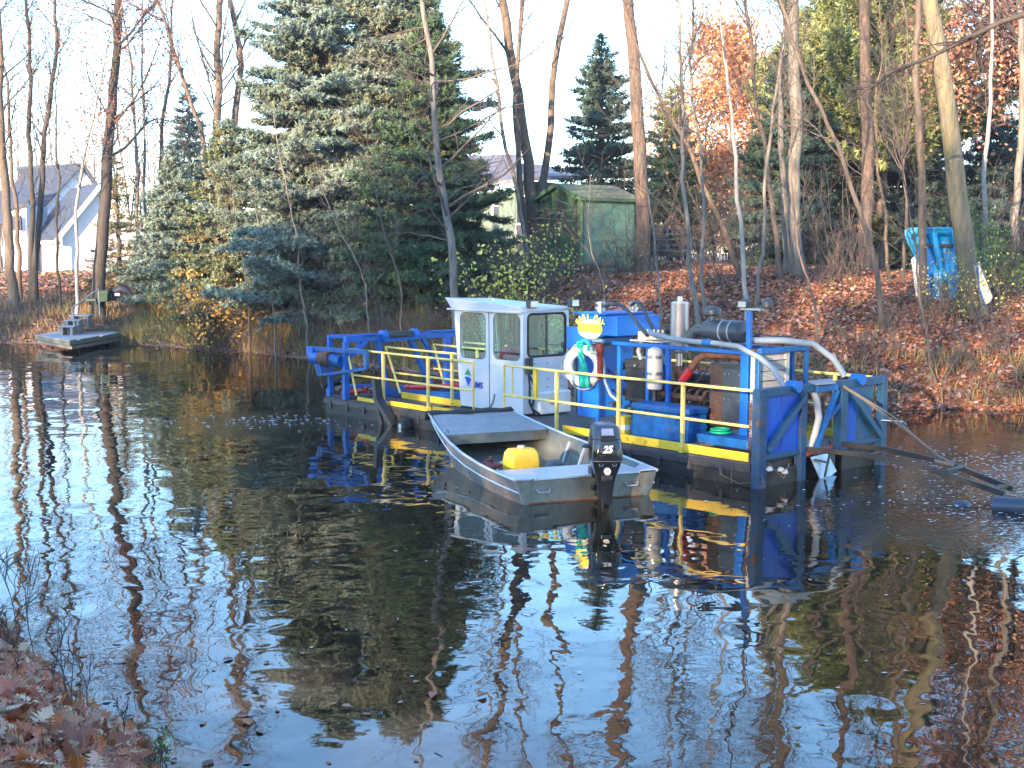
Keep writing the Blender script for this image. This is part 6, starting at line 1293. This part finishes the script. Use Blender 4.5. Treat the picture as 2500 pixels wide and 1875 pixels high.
# shrubs
def shrub(name, label, x, y, h, w, n, m, seed, leaf=None, lean=.35, group=None, sub=6, thick=1.):
    r = np.random.default_rng(seed); g = gz(x, y); root = empty(name, (x, y, g)); k = 7
    b = np.zeros((n, k, 3)); b[:, 0, :2] = r.normal(0, w*.16, (n, 2)); b[:, 0, 2] = -.05; th_ = 1.
    d = norm(np.concatenate([r.normal(0, lean, (n, 2)), np.ones((n, 1))], 1)); st = h/(k-1)*r.uniform(.5, 1.1, (n, 1))
    for i in range(1, k): d = norm(d+r.normal(0, .10, (n, 3))+np.concatenate([b[:, 0, :2]*.1, np.zeros((n, 1))], 1)); b[:, i] = b[:, i-1]+d*st
    R = np.full((n, 1), (.008+.002*h)*thick)*np.linspace(1, .3, k)[None]
    a = spawn(r, b, R, sub, .2, .95, h*.35, .6, 4, .08, .2, .6); c2 = spawn(r, a[0], a[1], 3, .2, .95, h*.16, .7, 3, .05, .2, .7)
    VV, QQ, kk = [], [], 0
    for (p_, r2), kn in (((b, R), 4), (a, 3), (c2, 3)):
        v, q = tubes(p_, r2, kn); VV.append(v); QQ.append(q+kk); kk += len(v)
    np_mesh('stems', np.concatenate(VV), np.concatenate(QQ), M[m], root)
    if leaf:
        size, pal, cnt, jit = leaf; idx = r.integers(0, len(c2[0]), cnt); pp, _ = along(c2[0][idx], r.uniform(0, 1, cnt)); leaves(r, pp, size, pal, root, jitter=jit)
    return tag(root, label, 'shrub', group)
def at(px, Y): return D(px, 700, Y).x, Y
x, y = at(1225, 35.2); shrub('yellow_shrub', 'shrub full of yellow leaves behind the cab roof', x, y, 2.7, 2.2, 26, 'twig', 100, (.13, YEL[:3], 560, .14))
x, y = at(1330, 37.5); shrub('yellow_shrub', 'looser yellow and green shrub below the green shed door', x, y, 2.6, 2.0, 22, 'twig', 101, (.10, YEL+YGR, 480, .12))
x, y = at(1175, 34.8); shrub('yellow_shrub', 'low yellow leaved sprig just above the cab roof', x, y, 1.4, 1.2, 10, 'twig', 102, (.12, YEL, 90, .08))
x, y = at(1395, 33.5); shrub('yellow_shrub', 'low clump of yellow leaves just left of the blue tank', x, y, 1.1, 1.4, 10, 'twig', 103, (.12, YEL, 70, .10))
x, y = at(1500, 38.8); shrub('green_shrub', 'sparse green shrub against the shed side wall', x, y, 1.5, 2.0, 18, 'twig', 104, (.06, YGR, 380, .12))
x, y = at(2440, 33.5); shrub('green_shrub', 'bright green shrub at the right edge above the leafy bank', x, y, 2.4, 2.2, 22, 'twig', 105, (.09, GRN, 1300, .14))
x, y = at(2380, 30.6); shrub('green_shrub', 'yellow green shrub around the foot of the mossy trunk', x, y, 1.8, 2.0, 26, 'twig', 106, (.07, YEL+GRN, 420, .14))
x, y = at(2290, 31.2); shrub('green_shrub', 'twiggy shrub with small yellow leaves in front of the blue pedal boat', x, y, 1.7, 1.6, 18, 'twig', 107, (.06, YEL, 230, .12))
x, y = at(545, 43.0); shrub('lit_bough_shrub', 'golden orange shrub added for the warm glow on the left boughs of the big spruce', x, y, 2.6, 3.2, 34, 'twig', 108, (.12, [(.60, .34, .08), (.64, .42, .10), (.46, .38, .10), (.56, .24, .07)], 3000, .22), lean=.5)  # added shrub standing in for spruce boughs in warm light
x, y = at(500, 44.6); shrub('lit_bough_shrub', 'smaller golden shrub added for the same glow left of the larger one, among the shore grass', x, y, 1.7, 2.4, 22, 'twig', 109, (.11, [(.56, .36, .09), (.44, .38, .10)], 1400, .2), lean=.5)  # second added shrub, same stand-in for the warm light
bs = [(560, 42.6, 1.5, 'yellowish brush under the left of the blue spruces'), (640, 41.5, 1.6, 'tangled brush below the big blue spruce, left part'), (810, 38.6, 2.3, 'grey brush below the big blue spruce, above the gantry'), (890, 37.4, 2.4, 'reddish brush above the gantry winch'), (960, 36.8, 2.4, 'dark tangled brush left of the cab'), (1060, 36.5, 2.2, 'brush at the foot of the pale leaning trunk'),
      (1150, 38, 4.2, 'tall bare brush between the pale leaning trunk and the grey house'), (1240, 40, 4.0, 'tall bare brush in front of the dark forking trunk'), (1540, 40, 4.4, 'tall bare brush against the shed and the big brown trunk'), (1760, 36, 4.4, 'tall bare brush below the orange tree'), (1860, 38, 4.2, 'tall bare brush between the orange tree and the tall grey pair'), (2040, 37, 4.6, 'tall bare brush left of the reddish trunk'), (2330, 36, 4.8, 'tall bare brush right behind the mossy trunk'), (2440, 34, 4.6, 'tall bare brush at the right edge behind the green shrub'), (700, 40.6, 3.6, 'tall bare brush in front of the huge spruce'), (870, 38.5, 3.9, 'tall bare brush in front of the dark green spruce'), (1780, 29.8, 1.5, 'low brush at the shore right behind the engine bay'), (2130, 28.4, 1.4, 'low brush at the shore above the right bulkhead'), (2350, 27.8, 1.3, 'low brush at the waterline right of the dredge'),
      (1440, 36.2, 1.4, 'bare brush right above the hydraulic tank'), (1600, 41.0, 2.6, 'bare grey brush behind the big brown trunk'), (1690, 44, 3.0, 'tall bare brush behind the thin birches'), (1990, 35, 1.8, 'bare brush right of the tall grey pair'), (2090, 38, 2.6, 'bare brush in front of the reddish trunk'), (2200, 30.0, 1.6, 'thin brush on the leafy bank below the pedal boat'), (2450, 28.6, 1.5, 'brush at the shore near the right edge'), (60, 49, 1.5, 'brush at the foot of the leftmost trunks'), (330, 48, 1.3, 'brush right of the dark tarpaulin'), (430, 46, 1.4, 'brush below the smaller blue spruce')]
for i, (px, Y, h, lb) in enumerate(bs):
    x, y = at(px, Y); h = h*.8; dense = 20 if 700 < px < 1100 else 16
    shrub('bare_shrub', lb, x, y, h, 1.9, dense, 'twig_p' if i % 3 == 1 else 'twig', 120+i, lean=.55, group='bare brush along the far bank', sub=7, leaf=(.08, [(.30, .12, .07), (.36, .2, .1)], 60, .1) if i % 2 else None)

# far woodland behind everything: a mass of small trunks, twigs and bushes
def woods(name, x0, x1, y0, y1, n, hmin, hmax, m, seed, leafy=None, rad=.07):
    r = np.random.default_rng(seed); k = 6; X = r.uniform(x0, x1, n); Y = r.uniform(y0, y1, n); Z = ground(X, Y); H = r.uniform(hmin, hmax, n)
    b = np.zeros((n, k, 3)); b[:, 0] = np.stack([X, Y, Z-.2], 1); d = norm(np.concatenate([r.normal(0, .07, (n, 2)), np.ones((n, 1))], 1))
    for i in range(1, k): d = norm(d+r.normal(0, .05, (n, 3))); b[:, i] = b[:, i-1]+d*(H/(k-1))[:, None]
    R = r.uniform(.5, 1.4, (n, 1))*rad*np.linspace(1, .25, k)[None]
    a = spawn(r, b, R, 11, .15, .97, hmax*.33, .6, 5, .12, .15, .5); c2 = spawn(r, a[0], a[1], 4, .15, .95, hmax*.15, .7, 3, .05, .2, .7)
    c2 = (c2[0], np.maximum(c2[1], .012)); VV, QQ, kk = [], [], 0
    for (p_, r2), kn in (((b, R), 5), (a, 3), (c2, 3)):
        v, q = tubes(p_, r2, kn); VV.append(v); QQ.append(q+kk); kk += len(v)
    o = np_mesh(name, np.concatenate(VV), np.concatenate(QQ), M[m]); tag(o, kind='stuff')
    if leafy:
        size, pal, cnt, jit = leafy; idx = r.integers(0, len(c2[0]), cnt); pp, _ = along(c2[0][idx], r.uniform(0, 1, cnt)); tag(leaves(r, pp, size, pal, None, name=name+'_leaves', jitter=jit), kind='stuff')
woods('far_thicket', -52, -14, 104, 128, 85, 8, 19, 'twig_p', 200, (.3, [(.4, .22, .16), (.45, .3, .2)], 3500, .5), .10)
woods('far_thicket', -14, 2, 62, 90, 60, 2.5, 6, 'twig_p', 201, (.22, [(.3, .16, .1), (.5, .25, .1), (.25, .2, .08)], 5000, .5), .05)
woods('far_thicket', 2, 18, 55, 78, 130, 2.2, 4.6, 'twig_d', 202, (.18, [(.14, .08, .06), (.2, .11, .07), (.3, .16, .06)], 6000, .5), .04)
woods('far_thicket', 16, 48, 56, 90, 190, 4, 9.5, 'twig_d', 203, (.24, [(.2, .13, .09), (.16, .17, .08), (.32, .17, .11), (.12, .14, .08), (.35, .22, .16)], 24000, .6), .05)
woods('far_thicket', -60, 60, 130, 170, 130, 3.5, 7, 'twig_p', 204, (.5, [(.4, .22, .13), (.35, .25, .15), (.5, .28, .12)], 14000, 1.2), .08)

# wood on the near bank behind the photographer: it keeps the low sun off the pond
def back_wood():
    r = np.random.default_rng(300)
    n = 96; X = r.uniform(-80, 35, n); Y = r.uniform(-42, -24, n); H = r.uniform(12.5, 17, n); k = 8
    b = np.zeros((n, k, 3)); b[:, 0] = np.stack([X, Y, ground(X, Y)-.2], 1); d = norm(np.concatenate([r.normal(0, .05, (n, 2)), np.ones((n, 1))], 1))
    for i in range(1, k): d = norm(d+r.normal(0, .04, (n, 3))); b[:, i] = b[:, i-1]+d*(H/(k-1))[:, None]
    R = r.uniform(.12, .3, (n, 1))*np.linspace(1, .25, k)[None]; a = spawn(r, b, R, 24, .12, .98, 5.5, .7, 5, .1, .15, .5)
    VV, QQ, kk = [], [], 0
    for (p_, r2), kn in (((b, R), 6), (a, 3)):
        v, q = tubes(p_, r2, kn); VV.append(v); QQ.append(q+kk); kk += len(v)
    tag(np_mesh('near_woodland', np.concatenate(VV), np.concatenate(QQ), M['bark_d']), kind='stuff')
    cnt = 62000; idx = r.integers(0, len(a[0]), cnt); pp, _ = along(a[0][idx], r.uniform(.1, 1, cnt)); tag(leaves(r, pp, .55, OAK, None, name='near_woodland_leaves', jitter=.6), kind='stuff')
back_wood()

# ------------------------------------------------------------------ litter, grass, floating leaves
def scatter_leaves(name, pts, size, pal, seed, tilt=.5, weights=None, m='litter'):
    r = np.random.default_rng(seed); N = len(pts); a = r.uniform(0, 2*np.pi, N); nrm = norm(np.stack([r.normal(0, tilt, N), r.normal(0, tilt, N), np.ones(N)], 1))
    u = norm(np.cross(nrm, np.stack([np.cos(a), np.sin(a), np.zeros(N)], 1))); v = np.cross(nrm, u); s = (size*r.uniform(.55, 1.3, N))[:, None]; up = nrm*s*.16*r.uniform(-1, 1.6, (N, 1))
    # six-cornered leaf folded along the middle
    q = [-u*.5, -u*.12+v*.34, u*.28+v*.26, u*.5, u*.22-v*.28, -u*.15-v*.33]; fold = [0, 1, 1, .2, 1, 1]
    V = np.stack([pts+qq*s+up*f for qq, f in zip(q, fold)], 1).reshape(-1, 3)
    b = np.arange(N)[:, None]*6; Fq = np.concatenate([b+np.array([[0, 1, 2, 3]]), b+np.array([[0, 3, 4, 5]])])
    pal_ = np.array(pal); k = r.choice(len(pal_), N, p=weights); t = pal_[k]*r.uniform(.7, 1.3, (N, 1))
    return np_mesh(name, V, Fq, M[m], None, tint=np.repeat(t, 6, 0))
LIT = [(.33, .125, .07), (.39, .195, .13), (.44, .29, .215), (.24, .09, .06), (.37, .145, .065), (.11, .058, .045), (.45, .34, .29), (.36, .29, .09), (.13, .14, .06)]
LW = np.array([.22, .18, .12, .16, .12, .12, .04, .02, .02]); LW /= LW.sum()
def bank_pts(n, x0, x1, d0, d1, seed, lift=.02, pw=1.):
    r = np.random.default_rng(seed); x = r.uniform(x0, x1, n); d = d0+(d1-d0)*r.uniform(0, 1, n)**pw; y = shore(x)+d; z = ground(x, y)+r.uniform(0, .05, n)+lift
    k = z > .0; return np.stack([x, y, z], 1)[k]
tag(scatter_leaves('leaf_litter', bank_pts(75000, 3, 19, -.15, 17, 1, pw=1.2), .125, LIT, 1, .55, LW), kind='stuff')
tag(scatter_leaves('leaf_litter', bank_pts(30000, -8, 4, .0, 12, 2), .13, LIT, 2, .5, LW), kind='stuff')
LW2 = np.array([.14, .2, .16, .12, .06, .12, .08, .06, .06]); LW2 /= LW2.sum()
tag(scatter_leaves('leaf_litter', bank_pts(20000, -26, -8, .0, 9, 3), .13, LIT, 3, .5, LW2), kind='stuff')
tag(scatter_leaves('leaf_litter', bank_pts(16000, -32, -10, 8, 34, 4), .22, LIT, 4, .5, LW2), kind='stuff')
def blades(name, pts, h, w, pal, seed, lean=.35, seg=2):
    r = np.random.default_rng(seed); N = len(pts); a = r.uniform(0, 2*np.pi, N); hh = (h*r.uniform(.4, 1.2, N))[:, None]
    side = np.stack([np.cos(a), np.sin(a), 0*a], 1)*w/2; ln = np.stack([r.normal(0, lean, N), r.normal(0, lean, N), 0*a], 1)
    p1 = pts+np.array([0, 0, .55])*hh+ln*hh*.3; p2 = pts+np.array([0, 0, .95])*hh+ln*hh
    V = np.stack([pts-side, pts+side, p1+side*.8, p1-side*.8, p2], 1).reshape(-1, 3); b = np.arange(N)[:, None]*5
    pal_ = np.array(pal); t = pal_[r.integers(0, len(pal_), N)]*r.uniform(.75, 1.25, (N, 1))
    return tag(np_mesh(name, V, [b+np.array([[0, 1, 2, 3]]), b+np.array([[3, 2, 4]])], M['grass'], None, tint=np.repeat(t, 5, 0)), kind='stuff')
GR = [(.20, .20, .055), (.30, .25, .09), (.15, .19, .05), (.36, .27, .12), (.28, .16, .07)]
BR = [(.30, .20, .11), (.38, .27, .16), (.24, .14, .08), (.2, .1, .06)]
def clump(n, x0, x1, d0, d1, seed, tuft=14, sp=.13):
    c = bank_pts(n//tuft, x0, x1, d0, d1, seed, lift=-.03); r = np.random.default_rng(seed+1); idx = np.repeat(np.arange(len(c)), tuft); p = c[idx].copy(); p[:, :2] += r.normal(0, sp, (len(idx), 2)); return p
blades('shore_grass', clump(16000, -14.5, -2.5, .0, 4.5, 10), .62, .022, GR, 10)
blades('shore_grass', clump(8000, -26, -14, .1, 5, 12), .45, .022, BR+GR[:2], 12)
blades('shore_grass', clump(3000, -3, 6, .0, 3, 14), .42, .02, BR+GR, 14)
blades('shore_grass', clump(2600, 6, 18, .0, 2.0, 16), .40, .016, GR+BR, 16)
blades('shore_grass', clump(500, 4, 18, 1, 12, 18, 8), .40, .018, GR, 18)
# golden ferns in the warm patch left of the gantry
blades('golden_weeds', clump(9000, -13.5, -8.0, 2.2, 5.2, 20, 18, .2), .85, .03, [(.50, .32, .07), (.42, .34, .09), (.48, .22, .06), (.3, .3, .08)], 20, .55)

# leaves and flecks afloat
def water_pts(n, f, seed):
    r = np.random.default_rng(seed); out = []
    while len(out) < n:
        x, y = f(r)
        if gz(x, y) < -.02: out.append((x, y, .006+r.uniform(0, .004)))
    return np.array(out)
tag(scatter_leaves('floating_leaves', water_pts(50, lambda r: (-1.6+r.normal(0, .9)-r.uniform(0, 2.4), 7.6+abs(r.normal(0, 1.3))), 30), .085, LIT[:6], 30, .05), kind='stuff')
tag(scatter_leaves('floating_leaves', water_pts(160, lambda r: (r.uniform(-9, 9), r.uniform(9, 27)), 31), .05, LIT, 31, .05, LW2), kind='stuff')
tag(scatter_leaves('floating_leaves', water_pts(1500, lambda r: (lambda x: (x, shore(x)-abs(r.normal(0, .5))))(r.uniform(-20, 14)), 32), .10, LIT, 32, .06, LW), kind='stuff')
def flecks(name, pts, s, seed):
    r = np.random.default_rng(seed); N = len(pts); k = 6; a = np.arange(k)*2*np.pi/k; ss = s*r.uniform(.35, 1.2, (N, 1)); st = r.uniform(.8, 2.2, (N, 1))
    V = pts[:, None]+np.stack([np.cos(a)[None]*ss*st, np.sin(a)[None]*ss, np.zeros((N, k))], -1); V[..., 2] += .004
    top = pts+np.array([0, 0, 1])*ss*.5
    Vv = np.concatenate([V, top[:, None]], 1).reshape(-1, 3); b = np.arange(N)[:, None]*(k+1)
    Fc = np.concatenate([b+np.array([[i, (i+1) % k, k]]) for i in range(k)]); return tag(np_mesh(name, Vv, Fc, M['foam'], smooth=True), kind='stuff')
M['foam'] = mat('foam', (.62, .66, .72), .3, var=.1)
flecks('foam_flecks', water_pts(420, lambda r: (6.8+r.normal(0, 1.1), 16.4+r.normal(0, .7)), 40), .016, 40)
flecks('foam_flecks', water_pts(420, lambda r: (7.9+r.normal(0, 1.2), 19.5+r.normal(0, .9)), 41), .018, 41)
flecks('foam_flecks', water_pts(160, lambda r: (-4.6+r.normal(0, 1.0), 24.6+r.normal(0, .6)), 42), .022, 42)
flecks('foam_flecks', water_pts(320, lambda r: (r.uniform(-6, 8), r.uniform(9, 24)), 43), .011, 43)

# ------------------------------------------------------------------ oak leaves on the near bank
def oak_leaf(seed):
    r = np.random.default_rng(seed); n = 7; Lh = [] 
    ys = np.linspace(-.5, .5, n*2+1); half = []
    for i, y in enumerate(ys):
        e = math.sin((y+.5)*math.pi)**.7*.30; half.append(max(.012, e*(1.25 if i % 2 else .45)*r.uniform(.8, 1.2)))
    v = []; cu = r.uniform(-.25, .55); tw = r.uniform(-.5, .5)
    def bend(x, y): return (x, y, cu*(x*x)*1.6+.35*cu*y*y+tw*x*y*.9+r.uniform(-.01, .01))
    for y, h in zip(ys, half): v += [bend(-h, y+.05*(h > .1)), bend(0, y), bend(h, y+.05*(h > .1))]
    v = [(a, b, c+.0 if k % 3 != 1 else c-.015) for k, (a, b, c) in enumerate(v)]
    f = []
    for i in range(len(ys)-1): a = i*3; f += [(a, a+1, a+4, a+3), (a+1, a+2, a+5, a+4)]
    v += [(-.008, -.5, 0), (.008, -.5, 0), (.003, -.72, .05*r.uniform(-1, 1))]; k = len(ys)*3; f.append((k, k+1, k+2))
    return MB().add(v, f)
LM = [mat('oak_leaf_%d' % i, c, .55, var=.25, scale=7, col2=(c[0]*.55, c[1]*.5, c[2]*.5), thr=.55, transl=.15) for i, c in enumerate([(.46, .14, .07), (.52, .28, .19), (.55, .16, .04), (.30, .10, .06), (.62, .43, .28), (.48, .20, .12)])]
meshes = []
for i in range(14):
    b = oak_leaf(i); b.v = [(x*.15, y*.15, z*.15) for x, y, z in b.v]; meshes.append(b.mesh('oak_leaf', LM[i % 6], True))
r = np.random.default_rng(5); cnt = 0; tries = 0; spots = []
while len(spots) < 1500 and tries < 90000:
    tries += 1; x, y = r.uniform(-6.5, -.6), r.uniform(4.2, 11.5); z = gz(x, y)
    if z < .0: continue
    # inside the picture?
    v = Vector((x, y, z-CH)); yy = v.y*C-v.z*Sn; zz = v.y*Sn+v.z*C
    if yy <= 0: continue
    px = 1250+F*v.x/yy; py = 937.5-F*zz/yy
    if -60 < px < 420 and 1440 < py < 1930: spots.append((x, y, z, py))
spots.sort(key=lambda s: -s[3])
pts_rest = []
for i, (x, y, z, py) in enumerate(spots):
    if i % 5 == 0 and cnt < 290:
        o = bpy.data.objects.new('oak_leaf', meshes[int(r.integers(0, 14))]); COL.objects.link(o); o.parent = near; cnt += 1
        o.location = (x, y, z+.05+r.uniform(0, .06)); s = r.uniform(.7, 1.25); o.scale = (s, s, s); o.rotation_euler = (r.normal(0, .55), r.normal(0, .55), r.uniform(0, 6.28))
    else: pts_rest.append((x, y, z))
def many(name, pts, seed, lift):
    r = np.random.default_rng(seed)
    for mi in range(6):
        VV, FF, k = [], [], 0
        for (x, y, z) in pts[mi::6]:
            me = meshes[mi+6*int(r.integers(0, 2))] if mi+6 < 14 else meshes[mi]; n = len(me.vertices); co = np.empty(n*3); me.vertices.foreach_get('co', co); co = co.reshape(-1, 3)*r.uniform(.6, 1.2)
            Rm = np.array((Matrix.Rotation(r.uniform(0, 6.28), 3, 'Z') @ Matrix.Rotation(r.normal(0, .5), 3, 'X') @ Matrix.Rotation(r.normal(0, .5), 3, 'Y'))); co = co@Rm.T+np.array([x, y, z+lift+r.uniform(-.01, .05)])
            for p in me.polygons: FF.append([a+k for a in p.vertices])
            VV.append(co); k += n
        if not VV: continue
        me2 = bpy.data.meshes.new(name); me2.from_pydata(np.concatenate(VV).tolist(), [], FF); me2.materials.append(LM[mi]); me2.shade_smooth()
        o = bpy.data.objects.new(name, me2); COL.objects.link(o); tag(o, kind='stuff')
many('oak_leaf_litter', pts_rest, 9, .02)
# stems at the near bank
def stems(name, label, px, py, h, n, seed, m='twig', leafp=None, sub=4, w=.5):
    p = P(px, py, .35); shrub(name, label, p.x, p.y, h, w, n, m, seed, leaf=leafp, lean=.16, sub=sub, thick=.5)
stems('bare_shrub', 'slim bare twigs rising at the left edge from the near leafy bank', 62, 1560, 1.9, 3, 400, w=.35)
stems('bare_shrub', 'very thin leafless stems in the oak leaves at the bottom left', 150, 1760, .9, 5, 401, w=.9, sub=2)
stems('bare_shrub', 'thin curved stems over the water at the edge of the near bank', 300, 1800, .8, 3, 402, w=.7, sub=3)
stems('bare_shrub', 'tuft of brown stalks at the left edge of the near bank', 8, 1600, .5, 16, 403, w=.3, sub=2, m='twig_p')
stems('water_weed', 'bright green weed sprig standing in the shallow water by the near bank', 385, 1740, .28, 6, 404, w=.2, leafp=(.035, GRN, 60, .03))
r_ = np.random.default_rng(77); q = []
for k in range(900):
    x, y = r_.uniform(-5, -1.2), r_.uniform(5, 10.8); z = gz(x, y)
    if z > -.05: q.append((x, y, max(z, 0)))
blades('near_grass', np.array(q), .42, .004, BR+[(.14, .2, .05)], 50, .45)

# ------------------------------------------------------------------ thin evening haze

def haze(density):
    m = bpy.data.materials.new('haze'); m.use_nodes = True; n = m.node_tree; n.nodes.clear()
    out = n.nodes.new('ShaderNodeOutputMaterial'); v = n.nodes.new('ShaderNodeVolumePrincipled')
    v.inputs['Color'].default_value = (.93, .94, 1, 1); v.inputs['Density'].default_value = density; v.inputs['Anisotropy'].default_value = .2
    L(n, v.outputs[0], out.inputs['Volume']); o = MB().box((-720, -330, -2.6), (720, 1520, 26)).build('haze', m); tag(o, kind='stuff')
haze(.0005)
